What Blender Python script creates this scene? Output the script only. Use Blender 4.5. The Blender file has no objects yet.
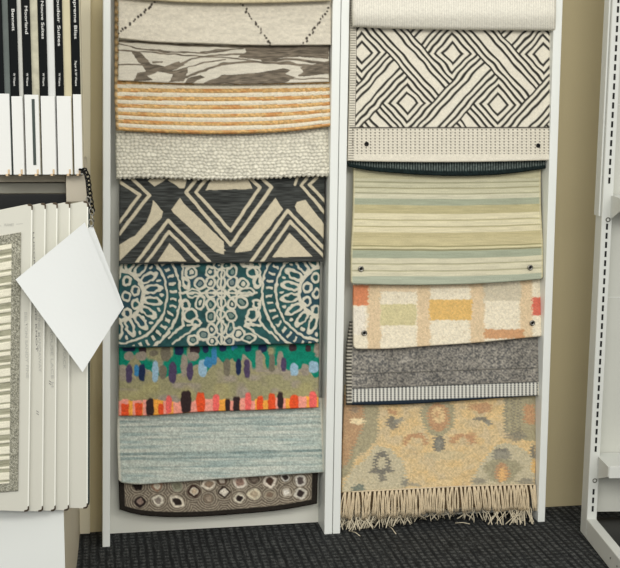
import bpy, math, random
import numpy as np
from mathutils import Vector, Matrix

S = bpy.context.scene
COL = S.collection
random.seed(7)
RNG = np.random.default_rng(5)

# ------------------------------------------------------------------ camera
FPX, CX, CY = 1200.0, 310.0, 284.0
PITCH, YAW, ROLL = math.radians(9.3623), math.radians(10.4121), math.radians(0.5882)
DIST = 3.54
F_ = np.array([math.sin(YAW)*math.cos(PITCH), math.cos(YAW)*math.cos(PITCH), -math.sin(PITCH)])
R0_ = np.array([math.cos(YAW), -math.sin(YAW), 0.0])
U0_ = np.cross(R0_, F_)
R_ = math.cos(ROLL)*R0_ + math.sin(ROLL)*U0_
U_ = -math.sin(ROLL)*R0_ + math.cos(ROLL)*U0_


def ray(px, py):
    px = np.asarray(px, float); py = np.asarray(py, float)
    return (R_*((px-CX)/FPX)[..., None] - U_*((py-CY)/FPX)[..., None] + F_)


_r = ray(330, 519)
CAMH = float(-_r[2]*DIST/_r[1])
CAM = np.array([0.0, -DIST, CAMH])


def onY(px, py, Y):
    """point of the depth plane Y (metres from the back wall, negative = nearer)"""
    r = ray(px, py)
    t = (np.asarray(Y, float)+DIST)/r[..., 1]
    return r*t[..., None]+CAM


def onZ(px, py, Z=0.0):
    r = ray(px, py)
    t = (Z-CAMH)/r[..., 2]
    return r*t[..., None]+CAM


cam = bpy.data.cameras.new('camera')
cam.sensor_fit = 'HORIZONTAL'; cam.sensor_width = 36.0
cam.lens = FPX/620.0*36.0
cam.clip_end = 60
co = bpy.data.objects.new('camera', cam); COL.objects.link(co)
mw = Matrix.Identity(4)
for i in range(3):
    mw[i][0] = R_[i]; mw[i][1] = U_[i]; mw[i][2] = -F_[i]; mw[i][3] = CAM[i]
co.matrix_world = mw
S.camera = co

# ------------------------------------------------------------------ materials


def lin(c):
    c = np.asarray(c, float)/255.0
    return np.where(c <= 0.04045, c/12.92, ((c+0.055)/1.055)**2.4)


def new_mat(name, rough=0.6, metal=0.0, spec=0.4):
    m = bpy.data.materials.new(name); m.use_nodes = True
    nt = m.node_tree; b = nt.nodes['Principled BSDF']
    b.inputs['Roughness'].default_value = rough
    b.inputs['Metallic'].default_value = metal
    b.inputs['Specular IOR Level'].default_value = spec
    return m, nt, b


def paint(name, rgb, rough=0.55, metal=0.0, spec=0.35, var=0.05, scale=6.0, bump=0.0, bscale=300.0):
    m, nt, b = new_mat(name, rough, metal, spec)
    c = lin(rgb)
    tc = nt.nodes.new('ShaderNodeTexCoord')
    n = nt.nodes.new('ShaderNodeTexNoise'); n.inputs['Scale'].default_value = scale
    n.inputs['Detail'].default_value = 4
    nt.links.new(tc.outputs['Object'], n.inputs['Vector'])
    r = nt.nodes.new('ShaderNodeValToRGB')
    r.color_ramp.elements[0].position = 0.3; r.color_ramp.elements[1].position = 0.7
    r.color_ramp.elements[0].color = (*np.clip(c*(1-var), 0, 1), 1)
    r.color_ramp.elements[1].color = (*np.clip(c*(1+var), 0, 1), 1)
    nt.links.new(n.outputs['Fac'], r.inputs['Fac'])
    nt.links.new(r.outputs['Color'], b.inputs['Base Color'])
    if bump:
        n2 = nt.nodes.new('ShaderNodeTexNoise'); n2.inputs['Scale'].default_value = bscale
        nt.links.new(tc.outputs['Object'], n2.inputs['Vector'])
        bp = nt.nodes.new('ShaderNodeBump'); bp.inputs['Strength'].default_value = bump
        bp.inputs['Distance'].default_value = 0.002
        nt.links.new(n2.outputs['Fac'], bp.inputs['Height'])
        nt.links.new(bp.outputs['Normal'], b.inputs['Normal'])
    return m


def woven_mat():
    m, nt, b = new_mat('woven_wool', 0.95, 0, 0.1)
    a = nt.nodes.new('ShaderNodeAttribute'); a.attribute_name = 'Col'
    tc = nt.nodes.new('ShaderNodeTexCoord')
    n = nt.nodes.new('ShaderNodeTexNoise'); n.inputs['Scale'].default_value = 560; n.inputs['Detail'].default_value = 3
    nt.links.new(tc.outputs['Object'], n.inputs['Vector'])
    mr = nt.nodes.new('ShaderNodeMapRange')
    mr.inputs['From Min'].default_value = 0.3; mr.inputs['From Max'].default_value = 0.7
    mr.inputs['To Min'].default_value = 0.88; mr.inputs['To Max'].default_value = 1.12
    nt.links.new(n.outputs['Fac'], mr.inputs['Value'])
    mx = nt.nodes.new('ShaderNodeMix'); mx.data_type = 'RGBA'; mx.blend_type = 'MULTIPLY'
    mx.inputs[0].default_value = 1.0
    nt.links.new(a.outputs['Color'], mx.inputs[6]); nt.links.new(mr.outputs['Result'], mx.inputs[7])
    nt.links.new(mx.outputs[2], b.inputs['Base Color'])
    bp = nt.nodes.new('ShaderNodeBump'); bp.inputs['Strength'].default_value = 0.5; bp.inputs['Distance'].default_value = 0.0015
    nt.links.new(n.outputs['Fac'], bp.inputs['Height']); nt.links.new(bp.outputs['Normal'], b.inputs['Normal'])
    return m


def carpet_mat():
    m, nt, b = new_mat('charcoal_carpet', 0.95, 0, 0.15)
    N = nt.nodes.new; L = nt.links.new
    tc = N('ShaderNodeTexCoord')

    def noise(sx, sy, sc, det=3):
        mp = N('ShaderNodeMapping'); mp.inputs['Scale'].default_value = (sx, sy, 1)
        L(tc.outputs['Object'], mp.inputs['Vector'])
        n = N('ShaderNodeTexNoise'); n.inputs['Scale'].default_value = sc; n.inputs['Detail'].default_value = det
        L(mp.outputs['Vector'], n.inputs['Vector']); return n.outputs['Fac']

    def math_(op, a, bb=None, v=None):
        q = N('ShaderNodeMath'); q.operation = op
        L(a, q.inputs[0])
        if bb is not None: L(bb, q.inputs[1])
        elif v is not None: q.inputs[1].default_value = v
        return q.outputs[0]
    warp = N('ShaderNodeTexNoise'); warp.inputs['Scale'].default_value = 30
    L(tc.outputs['Object'], warp.inputs['Vector'])
    sep = N('ShaderNodeSeparateXYZ'); L(tc.outputs['Object'], sep.inputs[0])
    wv = math_('MULTIPLY', warp.outputs['Fac'], v=0.010)
    xx = math_('ADD', sep.outputs[0], wv); yy = math_('ADD', sep.outputs[1], wv)
    sx = math_('SINE', math_('MULTIPLY', xx, v=2*math.pi/0.023))
    sy = math_('SINE', math_('MULTIPLY', yy, v=2*math.pi/0.024))
    lines = math_('MAXIMUM', math_('MULTIPLY', sx, noise(50, 5, 1)), math_('MULTIPLY', math_('MULTIPLY', sy, noise(9, 40, 1)), v=0.55))
    fl = noise(1, 1, 330, 4)
    st = noise(130, 14, 1, 3)
    st2 = noise(14, 90, 1, 3)
    v = math_('ADD', math_('MULTIPLY', fl, v=0.75), math_('MULTIPLY', st, v=0.45))
    v = math_('ADD', v, math_('MULTIPLY', st2, v=0.25))
    v = math_('SUBTRACT', v, math_('MULTIPLY', lines, v=0.30))
    r = N('ShaderNodeValToRGB'); L(v, r.inputs['Fac'])
    e = r.color_ramp.elements
    e[0].position = 0.42; e[0].color = (*lin((14, 16, 16)), 1)
    e[1].position = 1.0; e[1].color = (*lin((108, 110, 108)), 1)
    k = e.new(0.68); k.color = (*lin((44, 46, 47)), 1)
    L(r.outputs['Color'], b.inputs['Base Color'])
    bp = N('ShaderNodeBump'); bp.inputs['Strength'].default_value = 0.7; bp.inputs['Distance'].default_value = 0.004
    L(v, bp.inputs['Height']); L(bp.outputs['Normal'], b.inputs['Normal'])
    return m


WOOL = woven_mat()
M_WALL = paint('tan_wall_paint', (196, 183, 146), 0.7, var=0.03, scale=2.5, bump=0.1, bscale=120)
M_WALL2 = paint('cream_wall_panel', (224, 216, 190), 0.6, var=0.02)
M_WHITE = paint('white_lacquer', (233, 236, 231), 0.4, var=0.015)
M_BOARD = paint('white_backing_board', (222, 222, 211), 0.5, var=0.02)
M_GREY = paint('pale_grey_steel', (206, 208, 202), 0.45, var=0.02)
M_GREY2 = paint('grey_steel_back', (190, 191, 182), 0.5, var=0.02)
M_BLACK = paint('black_deck_and_shade', (16, 17, 18), 0.4, var=0.1)
M_SLOT = paint('dark_slot', (18, 18, 17), 0.8)
M_BEIGE = paint('beige_steel', (186, 178, 160), 0.5, var=0.02)
M_STEEL_SHADED = paint('shaded_tan_steel', (152, 144, 126), 0.5, var=0.03)  # tan steel with the shade of the shelf recess put into its colour
M_DKSTEEL = paint('dark_grey_steel', (100, 100, 92), 0.4, var=0.06)
M_RAIL = paint('grey_rail', (132, 130, 118), 0.5, var=0.04)
M_CARD = paint('white_card', (227, 230, 228), 0.6, var=0.01)
M_PANELW = paint('sample_board_paper', (204, 203, 191), 0.6, var=0.015)
M_EDGE = paint('sample_board_edge', (234, 234, 224), 0.6, var=0.01)
M_PLINTH = paint('white_laminate', (222, 225, 221), 0.45, var=0.01)
M_PLINTHS = paint('cream_laminate', (200, 190, 166), 0.5, var=0.03)
M_CLIP = paint('bronze_clip', (86, 74, 60), 0.35, metal=0.6)
M_TAN = paint('tan_tab', (204, 180, 146), 0.6)
M_SPINE = paint('black_spine', (10, 14, 15), 0.7, spec=0.12, var=0.1)
M_LABELW = paint('white_label', (220, 221, 217), 0.5, var=0.01)
M_INKW = paint('white_ink', (205, 205, 200), 0.6)
M_INKG = paint('grey_ink', (182, 182, 174), 0.6)
M_INKD = paint('dark_ink', (128, 128, 124), 0.6)
M_CHAIN = paint('black_chain', (26, 26, 25), 0.35, metal=0.7)
M_STEEL = paint('brushed_steel', (150, 148, 140), 0.3, metal=0.9)
M_TEAL = paint('dark_teal', (54, 64, 60), 0.5)
M_CARPET = carpet_mat()

# ------------------------------------------------------------------ helpers


def tag(o, label=None, cat=None, group=None, kind=None):
    if label: o['label'] = label
    if cat: o['category'] = cat
    if group: o['group'] = group
    if kind: o['kind'] = kind
    return o


def empty(name, loc=(0, 0, 0)):
    o = bpy.data.objects.new(name, None); COL.objects.link(o)
    o.location = loc; o.empty_display_size = 0.05
    return o


class MB:
    """collects shapes into ONE mesh"""

    def __init__(s): s.v = []; s.f = []; s.mi = []; s.sm = []

    def add(s, vs, fs, mi=0, smooth=False):
        n = len(s.v); s.v += [tuple(map(float, p)) for p in vs]
        s.f += [tuple(i+n for i in q) for q in fs]; s.mi += [mi]*len(fs); s.sm += [smooth]*len(fs)

    def hexa(s, p, mi=0):
        """8 corners: bottom ring 0-3, top ring 4-7"""
        s.add(p, [(0, 3, 2, 1), (4, 5, 6, 7), (0, 1, 5, 4), (1, 2, 6, 5), (2, 3, 7, 6), (3, 0, 4, 7)], mi)

    def box(s, x0, x1, y0, y1, z0, z1, mi=0, mat=None):
        p = [Vector(q) for q in ((x0, y0, z0), (x1, y0, z0), (x1, y1, z0), (x0, y1, z0), (x0, y0, z1), (x1, y0, z1), (x1, y1, z1), (x0, y1, z1))]
        if mat is not None: p = [mat @ q for q in p]
        s.hexa(p, mi)

    def prism(s, poly, dvec, mi=0):
        n = len(poly); d = Vector(dvec)
        a = [Vector(p) for p in poly]
        s.add(a+[p+d for p in a], [tuple(range(n))[::-1], tuple(range(n, 2*n))]+[(i, (i+1) % n, (i+1) % n+n, i+n) for i in range(n)], mi)

    def tube(s, pts, rad, seg=6, closed=False, mi=0):
        pts = [Vector(p) for p in pts]; n = len(pts)
        if not hasattr(rad, '__len__'): rad = [rad]*n
        up = None; vs = []
        for i, p in enumerate(pts):
            a = pts[i-1] if (i > 0 or closed) else p
            b = pts[(i+1) % n] if (i < n-1 or closed) else p
            t = (b-a)
            t = t.normalized() if t.length > 1e-9 else Vector((0, 0, 1))
            if up is None:
                up = Vector((0, 0, 1)) if abs(t.z) < 0.8 else Vector((1, 0, 0))
            sd = t.cross(up)
            if sd.length < 1e-6: sd = t.cross(Vector((0.3, 1, 0.2)))
            sd.normalize(); up = sd.cross(t).normalized()
            for k in range(seg):
                an = 2*math.pi*k/seg
                vs.append(p+(sd*math.cos(an)+up*math.sin(an))*rad[i])
        fs = []
        m = n if closed else n-1
        for i in range(m):
            j = (i+1) % n
            for k in range(seg):
                k2 = (k+1) % seg
                fs.append((i*seg+k, i*seg+k2, j*seg+k2, j*seg+k))
        if not closed:
            fs.append(tuple(range(seg))[::-1]); fs.append(tuple((n-1)*seg+k for k in range(seg)))
        s.add(vs, fs, mi, True)

    def build(s, name, mats, parent=None, bevel=0.0, origin=None, recalc=True):
        me = bpy.data.meshes.new(name)
        org = Vector(origin) if origin is not None else Vector((0, 0, 0))
        me.from_pydata([tuple(Vector(p)-org) for p in s.v], [], s.f)
        if not isinstance(mats, (list, tuple)): mats = [mats]
        for m in mats: me.materials.append(m)
        me.polygons.foreach_set('material_index', s.mi)
        me.polygons.foreach_set('use_smooth', s.sm)
        me.update()
        if recalc:
            import bmesh
            bm = bmesh.new(); bm.from_mesh(me); bmesh.ops.recalc_face_normals(bm, faces=bm.faces); bm.to_mesh(me); bm.free()
        o = bpy.data.objects.new(name, me); COL.objects.link(o)
        o.location = org
        if parent is not None:
            o.parent = parent
            o.location = org-parent_world(parent)
        if bevel:
            bv = o.modifiers.new('bevel', 'BEVEL'); bv.width = bevel; bv.segments = 2; bv.limit_method = 'ANGLE'
        return o


def parent_world(p):
    v = Vector(p.location)
    while p.parent is not None:
        p = p.parent; v += Vector(p.location)
    return v


def text_mesh(name, body, start, along, across, height, length, mat, parent, normal, depth=0.0006):
    """lettering running from start in direction along; letter tops point to across"""
    cu = bpy.data.curves.new('lettering_curve', 'FONT'); cu.body = body; cu.size = 1.0; cu.extrude = 0.0; cu.offset = 0.012
    to = bpy.data.objects.new('lettering_tmp', cu); COL.objects.link(to)
    dg = bpy.context.evaluated_depsgraph_get()
    me = bpy.data.meshes.new_from_object(to.evaluated_get(dg))
    bpy.data.objects.remove(to); bpy.data.curves.remove(cu)
    n = len(me.vertices); c = np.zeros(n*3); me.vertices.foreach_get('co', c); c = c.reshape(-1, 3)
    w = c[:, 0].max()-c[:, 0].min()
    a = np.asarray(along, float); a /= np.linalg.norm(a)
    b = np.asarray(across, float); b /= np.linalg.norm(b)
    x = (c[:, 0]-c[:, 0].min())/w*length; y = c[:, 1]*height/0.72
    p = np.asarray(start, float)+x[:, None]*a+y[:, None]*b+np.asarray(normal, float)*depth
    org = np.asarray(start, float)
    me.vertices.foreach_set('co', (p-org).ravel()); me.update()
    me.materials.clear(); me.materials.append(mat); me.name = name
    o = bpy.data.objects.new(name, me); COL.objects.link(o)
    o.parent = parent; o.location = Vector(org)-parent_world(parent)
    return o


# ------------------------------------------------------------------ numpy pattern helpers
def hash2(ix, iy, seed):
    h = (ix.astype(np.int64)*374761393+iy.astype(np.int64)*668265263+seed*974711) & 0x7fffffff
    h = ((h ^ (h >> 13))*1274126177) & 0x7fffffff
    return ((h ^ (h >> 16)) & 0xffff)/65535.0


def vnoise(x, y, seed=0):
    ix = np.floor(x); iy = np.floor(y); fx = x-ix; fy = y-iy
    fx = fx*fx*(3-2*fx); fy = fy*fy*(3-2*fy)
    a = hash2(ix, iy, seed); b = hash2(ix+1, iy, seed); c = hash2(ix, iy+1, seed); d = hash2(ix+1, iy+1, seed)
    return (a*(1-fx)+b*fx)*(1-fy)+(c*(1-fx)+d*fx)*fy


def fbm(x, y, seed=0, o=3):
    s = 0; a = 0.5; t = 0
    for i in range(o):
        s = s+a*vnoise(x*2**i, y*2**i, seed+i*17); t += a; a *= 0.5
    return s/t


def base(x, rgb):
    return np.ones(x.shape+(3,))*np.array(rgb, float)


def mixc(c, rgb, m):
    m = np.clip(m, 0, 1)[..., None]
    return c*(1-m)+np.array(rgb, float)*m


def sdl(x, y, pts):
    d = np.full(x.shape, 1e9)
    for (x0, y0), (x1, y1) in zip(pts[:-1], pts[1:]):
        dx, dy = x1-x0, y1-y0; L = dx*dx+dy*dy+1e-9
        t = np.clip(((x-x0)*dx+(y-y0)*dy)/L, 0, 1)
        d = np.minimum(d, np.hypot(x-x0-t*dx, y-y0-t*dy))
    return d


def line(x, y, pts, w, soft=0.45):
    return np.clip((w/2-sdl(x, y, pts))/soft+0.5, 0, 1)


def poly(x, y, pts):
    ins = np.zeros(x.shape, bool); n = len(pts)
    for i in range(n):
        x0, y0 = pts[i]; x1, y1 = pts[(i+1) % n]
        c = ((y0 > y) != (y1 > y)) & (x < (x1-x0)*(y-y0)/((y1-y0) if y1 != y0 else 1e-9)+x0)
        ins ^= c
    return ins.astype(float)


def ell(x, y, cx, cy, rx, ry, rot=0.0, p=2.0):
    """<1 inside"""
    a = math.radians(rot); c, s = math.cos(a), math.sin(a)
    dx, dy = x-cx, y-cy
    X = (c*dx+s*dy)/rx; Y = (-s*dx+c*dy)/ry
    return (np.abs(X)**p+np.abs(Y)**p)**(1/p)


def blob(x, y, cx, cy, rx, ry, rot=0.0, p=2.0):
    return np.clip((1-ell(x, y, cx, cy, rx, ry, rot, p))*min(rx, ry)/0.7+0.5, 0, 1)


def ring(x, y, cx, cy, rx, ry, w, rot=0.0, p=2.0):
    return np.clip((w/2-np.abs(ell(x, y, cx, cy, rx, ry, rot, p)-1)*min(rx, ry))/0.45+0.5, 0, 1)


def mul(c, m): return c*m[..., None]


def Z(pts, ox, oy, s): return [(ox+a/s, oy+b/s) for a, b in pts]


# ------------------------------------------------------------------ rug patterns (x, y in photo pixels; v = 0 top .. 1 bottom)
CREAM = (214, 207, 188)


def p_tan(x, y, u, v):
    return mul(base(x, (196, 184, 152)), 0.9+0.2*fbm(x/2, y/2, 3)), 0.6*fbm(x/2, y/2, 4)


DOTS = []
for (a, b) in (((119, 34), (160, -2)), ((238, -2), (271, 46)), ((302, 46), (331, 6))):
    n = int(math.hypot(b[0]-a[0], b[1]-a[1])/3.2)
    for i in range(n+1):
        t = i/n
        DOTS.append((a[0]+(b[0]-a[0])*t+random.uniform(-1.4, 1.4), a[1]+(b[1]-a[1])*t+random.uniform(-.8, .8), random.uniform(.6, 1.35), random.uniform(.8, 1.7), random.uniform(-40, 40)))


def p_ivory_dots(x, y, u, v):
    c = mul(base(x, (206, 199, 182)), 0.93+0.14*fbm(x/3.0, y/1.6, 11))
    c = mul(c, 0.97+0.06*vnoise(x/16, y/2.2, 5))
    h = 1.2*fbm(x/2.5, y/2.0, 12)
    for d in DOTS:
        b = blob(x, y, *d); c = mixc(c, (52, 47, 42), 0.92*b); h = h+0.8*b
    return c, h


def p_marble(x, y, u, v):
    wx = x+3*(fbm(x/14, y/5, 21)-.5)*2; wy = y+1.6*(fbm(x/16, y/6, 22)-.5)*2
    c = mul(base(x, (206, 200, 184)), 0.93+0.14*fbm(x/9, y/1.1, 23))
    dark = np.zeros(x.shape)
    polys = [[(132, 52), (141, 52), (150, 63), (165, 66), (178, 61), (184, 64), (172, 70), (188, 66), (187, 75), (183, 81), (168, 82), (172, 74), (158, 72), (148, 76), (152, 80), (134, 81), (138, 74), (146, 72), (141, 64)],
             [(243, 46), (330, 45), (330, 59), (300, 57), (262, 60), (238, 58), (246, 52)],
             [(300, 67), (330, 61), (330, 74), (312, 76), (298, 76), (303, 71)],
             [(203, 84), (222, 75), (262, 72), (284, 68), (291, 70), (286, 74), (297, 77), (283, 84)],
             [(188, 78), (200, 75), (204, 77), (192, 84), (184, 84)]]
    for pl in polys: dark = np.maximum(dark, poly(wx, wy, pl))
    lines = [([(116, 40), (150, 43), (190, 45), (240, 46), (330, 46)], 2.2), ([(118, 43), (135, 48), (165, 52), (205, 53), (225, 50), (250, 46)], 1.5),
             ([(118, 51), (150, 52), (190, 56), (222, 57), (260, 62), (330, 66)], 1.4), ([(118, 64), (142, 64)], 1.5), ([(152, 62), (162, 62)], 1.6),
             ([(160, 70), (184, 62), (200, 57), (220, 54), (245, 55)], 1.8), ([(186, 77), (205, 70), (220, 64), (250, 62), (290, 63), (312, 67)], 2.2),
             ([(200, 52), (222, 49), (242, 48)], 1.3), ([(262, 60), (300, 60), (330, 64)], 2.4), ([(188, 66), (205, 62), (225, 60)], 1.3), ([(225, 80), (262, 76), (290, 79), (330, 79)], 1.2)]
    for l, w in lines: dark = np.maximum(dark, line(wx, wy, l, w))
    grain = 0.75+0.5*vnoise((wx+wy*2)/6, wy/0.9, 26)
    dc = mul(base(x, (112, 103, 90)), grain)
    dark = np.clip(dark, 0, 1)[..., None]
    return c*(1-dark)+dc*dark, 0.8*fbm(x/2, y/1.5, 27)-0.4*dark[..., 0]


def p_jute(x, y, u, v):
    # v here counts cord bands from the bottom edge upwards
    ph = (1-v)*PJ_N
    k = np.floor(ph).astype(int); fr = ph-k
    org = (k % 2 == 0)
    tw = np.abs(np.sin((x/2.1+fr*2.2+k*0.7)))
    jut = fbm(x/1.6, y/1.2, 31)
    co = mul(base(x, (214, 174, 116)), 0.74+0.46*jut); co = mixc(co, (190, 128, 76), np.clip((vnoise(x/9, y/2.5, 33)-.55)*3, 0, .6)); co = mul(co, 0.94+0.08*tw)
    cc = mul(base(x, (226, 218, 196)), 0.90+0.16*jut)
    gr = np.clip((np.abs(2*fr-1)-.72)*3, 0, 1)*org
    co = mixc(co, (140, 108, 70), .55*gr)
    c = np.where(org[..., None], co, cc)
    edge = np.clip((0.016-u)/0.004, 0, 1)
    c = c*(1-edge[..., None])+mul(base(x, (196, 168, 124)), 0.7+0.45*np.abs(np.sin(y/2.4)))*edge[..., None]
    h = 4.0*np.sqrt(np.clip(1-(2*fr-1)**2, 0, 1))+0.7*tw+0.8*jut
    return c, h


PJ_N = 17.0


def p_loops(x, y, u, v):
    x0_ = x; x = x+2.6*(vnoise(x/4.2, y/3.6, 46)-.5); yy = y-1.2*np.sin(x/31+.4)+2.2*(vnoise(x0_/4.4, y/4.0, 47)-.5)
    row = np.floor(yy/3.5); fy = yy/3.5-row
    wx = 4.6
    jit = hash2(row, row*0, 41)*1.2
    xx = (x+jit+(row % 2)*wx/2)/wx
    cl = np.floor(xx); fx = xx-cl
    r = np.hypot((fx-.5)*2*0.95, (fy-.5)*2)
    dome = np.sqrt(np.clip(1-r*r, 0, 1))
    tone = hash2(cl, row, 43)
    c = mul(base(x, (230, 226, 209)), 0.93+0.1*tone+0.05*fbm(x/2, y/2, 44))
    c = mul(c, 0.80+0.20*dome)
    return c, 4.6*dome+1.2*tone


def p_charcoal(x, y, u, v):
    c = mul(base(x, (62, 64, 62)), 0.72+0.62*vnoise(x/9, y/0.85, 51))
    wx = x+0.7*(vnoise(x/5, y/5, 52)-.5); wy = y+0.7*(vnoise(x/5, y/5, 53)-.5)
    a = lambda p: Z(p, 100, 170, 5.17)
    b = lambda p: Z(p, 220, 170, 5.17)
    m = np.zeros(x.shape)
    dk = np.zeros(x.shape)
    for pl in (a([(275, 155), (325, 215), (320, 245), (265, 300), (185, 390), (100, 470), (90, 470), (90, 392), (180, 340), (240, 270), (262, 215)]),
               a([(248, 58), (262, 45), (345, 45), (325, 60), (280, 86)]), a([(352, 52), (365, 40), (450, 45), (435, 95), (410, 92), (385, 74)]),
               a([(412, 145), (370, 205), (380, 222), (595, 422), (640, 438), (640, 372), (430, 170)]),
               [(205.5, 190.2), (213, 176), (247, 176), (252.3, 188.8)], [(217, 243), (226, 251), (220, 251.5), (214, 248)],
               a([(360, 378), (448, 472), (298, 472)]),
               b([(285, 145), (327, 202), (160, 418), (78, 426), (82, 410)]),
               b([(360, 325), (478, 447), (270, 452)]), b([(388, 188), (398, 166), (440, 154), (560, 308), (560, 378), (395, 212)])):
        m = np.maximum(m, poly(wx, wy, pl))
    for l, w in ((a([(70, 38), (205, 130), (100, 270)]), 3.2), (a([(165, 45), (255, 130), (100, 330)]), 3.4),
                 (a([(180, 490), (352, 260), (565, 475)]), 3.4), (a([(232, 490), (357, 318), (505, 472)]), 3.2),
                 ([(208, 177), (195.7, 192.2), (220, 219), (230.6, 231), (259.9, 187.4), (250, 178)], 3.2),
                 ([(198, 177), (186, 192.2), (210, 221), (230.6, 245), (271.6, 187.4), (260, 177)], 3.4),
                 (b([(160, 475), (350, 210), (560, 428)]), 3.4), (b([(215, 475), (362, 266), (560, 470)]), 3.2),
                 (b([(400, 40), (388, 76)]), 2.6), (b([(448, 42), (420, 80), (545, 225)]), 3.0), (b([(500, 40), (462, 76), (545, 165)]), 3.0)):
        m = np.maximum(m, line(wx, wy, l, w))
    cr = mul(base(x, (206, 196, 170)), 0.94+0.1*fbm(x/2, y/2, 54))
    for l in ([(120, 263.5), (325, 262)],):
        dk = np.maximum(dk, line(x, y, l, 2.0))
    m = np.clip(m, 0, 1)*(1-dk)
    m = m[..., None]
    return c*(1-m)+cr*m, 1.0*m[..., 0]+0.7*vnoise(x/6, y/0.9, 55)


def p_suzani(x, y, u, v):
    wx = x+2.0*(vnoise(x/3.2, y/3.2, 62)-.5); wy = y+2.0*(vnoise(x/3.2, y/3.2, 63)-.5)
    t = fbm(x/7, y/5, 61)
    c = base(x, (46, 84, 84))*(0.72+0.5*t)[..., None]
    c = mixc(c, (50, 72, 88), np.clip((vnoise(x/18, y/14, 64)-.55)*3, 0, .6))
    m = np.zeros(x.shape)
    for (cx, cy, sg) in ((118.4, 295.0, 1), (324.2, 292.0, -1)):
        r = np.hypot(wx-cx, wy-cy); an = np.arctan2(wy-cy, (wx-cx)*sg)
        for rr, w in ((25, 3.6), (48.5, 2.6), (62, 2.6)):
            m = np.maximum(m, np.clip((w/2-np.abs(r-rr))/0.45+.5, 0, 1))
        n = 18; k = an/(2*math.pi)*n; fr = (k-np.floor(k)-.5)
        arc = fr*2*math.pi/n
        px_ = r-34.0; py_ = arc*np.maximum(r, 1)
        q = np.hypot(px_/8.6, py_/3.6)
        m = np.maximum(m, np.clip((1.15-np.abs(q-1)*3.6)/0.45+.5, 0, 1)*(r > 25))
        k2 = k+.5; fr2 = (k2-np.floor(k2)-.5)*2*math.pi/n
        m = np.maximum(m, np.clip((1.5-np.hypot((r-43)/1.5, fr2*np.maximum(r, 1)))/0.5+.5, 0, 1))
        n3 = 46; k3 = an/(2*math.pi)*n3; fr3 = (k3-np.floor(k3)-.5)*2*math.pi/n3*np.maximum(r, 1)
        m = np.maximum(m, np.clip((1.35-np.abs(fr3))/0.45+.5, 0, 1)*(np.abs(r-55.3) < 3.1))
        for (ex, ey) in ((8.6, -13.8), (17, -4.4), (7.8, 1.5), (17, 9.2), (8.4, 18.2), (-2, -20), (-2, 10)):
            m = np.maximum(m, ring(wx, wy, cx+sg*ex, cy+ey, 3.6, 4.1, 2.5))
    q = 5.905
    petals = [(240, 70, 25, 32, -20), (300, 82, 22, 24, 0), (365, 68, 25, 32, 30), (285, 32, 26, 15, 0), (335, 30, 24, 15, -15), (180, 140, 32, 28, 0), (240, 135, 25, 28, 0), (303, 135, 22, 30, 0), (368, 132, 26, 32, 30), (430, 142, 30, 27, -30),
              (140, 196, 40, 19, 0), (240, 195, 27, 23, -30), (303, 195, 24, 22, 0), (370, 195, 25, 25, 30), (450, 188, 42, 19, 0), (178, 250, 22, 40, 12), (240, 262, 25, 30, 0), (303, 255, 22, 30, 0), (365, 262, 24, 28, 0), (422, 248, 27, 36, -35),
              (240, 335, 22, 33, 5), (300, 322, 22, 25, 0), (362, 328, 30, 27, 20), (300, 397, 25, 38, 0), (243, 410, 22, 29, -20), (355, 405, 19, 40, 8), (198, 440, 33, 33, 0), (405, 435, 33, 36, 20), (465, 460, 38, 23, 0), (135, 472, 27, 26, 0), (250, 480, 29, 24, 0), (345, 478, 30, 24, 0), (300, 468, 17, 22, 0),
              (125, 72, 29, 31, 0), (95, 135, 17, 30, -15), (485, 74, 29, 28, 0), (515, 128, 20, 33, 15), (92, 262, 23, 26, 0), (512, 258, 21, 23, 0), (120, 327, 34, 36, 20), (485, 325, 29, 37, 25), (155, 372, 22, 22, 0), (460, 370, 17, 19, 0), (455, 25, 28, 16, 10)]
    for k_, (ex, ey, rx, ry, rt) in enumerate(petals):
        if k_ < 34:
            m = np.maximum(m, blob(wx, wy, 170+ex/q, 260+ey/q, rx/q+1.5, ry/q+1.5, rt))
        else:
            m = np.maximum(m, ring(wx, wy, 170+ex/q, 260+ey/q, rx/q, ry/q, 2.4, rt))
    for k_, (ex, ey, rx, ry, rt) in enumerate(petals[:34]):
        g = ring(wx, wy, 170+ex/q, 260+ey/q, max(rx/q*.62, 1.5), max(ry/q*.62, 1.5), 1.5, rt)
        if k_ % 3: g = np.maximum(g, blob(wx, wy, 170+ex/q, 260+ey/q, rx/q*.6, ry/q*.6, rt)*.55)
        m = m*(1-g)
    for l in ([(75, 20), (75, 150)], [(75, 35), (170, 35)], [(55, 190), (100, 195)], [(60, 215), (75, 260), (78, 385), (-10, 460)], [(185, 370), (15, 495)], [(100, 385), (170, 385)],
              [(530, 20), (530, 150)], [(440, 30), (530, 45)], [(545, 215), (525, 255), (530, 372), (640, 470)], [(440, 385), (590, 495)], [(303, 30), (303, 480)], [(100, 195), (510, 195)], [(440, 380), (530, 385)]):
        m = np.maximum(m, line(wx, wy, Z(l, 170, 260, q), 2.3))
    cr = mul(base(x, (212, 207, 188)), 0.93+0.1*fbm(x/2, y/2, 65))
    m = m*np.clip((346.5-(y-(343-348)*0*u))/1.0, 0, 1)
    m = m[..., None]
    return c*(1-m)+cr*m, 2.0*m[..., 0]+0.7*fbm(x/1.6, y/1.6, 66)


GRN = (22, 128, 104); NVY = (36, 48, 78); PUR = (80, 68, 94); TAU = (150, 140, 126); LBL = (150, 180, 198); BLU = (62, 128, 172); DTA = (116, 110, 94); BRN = (62, 50, 54)
ORG = (228, 86, 48); COR = (238, 106, 100); DRK = (56, 44, 44); PNK = (240, 158, 140); AMB = (242, 168, 74)


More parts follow.
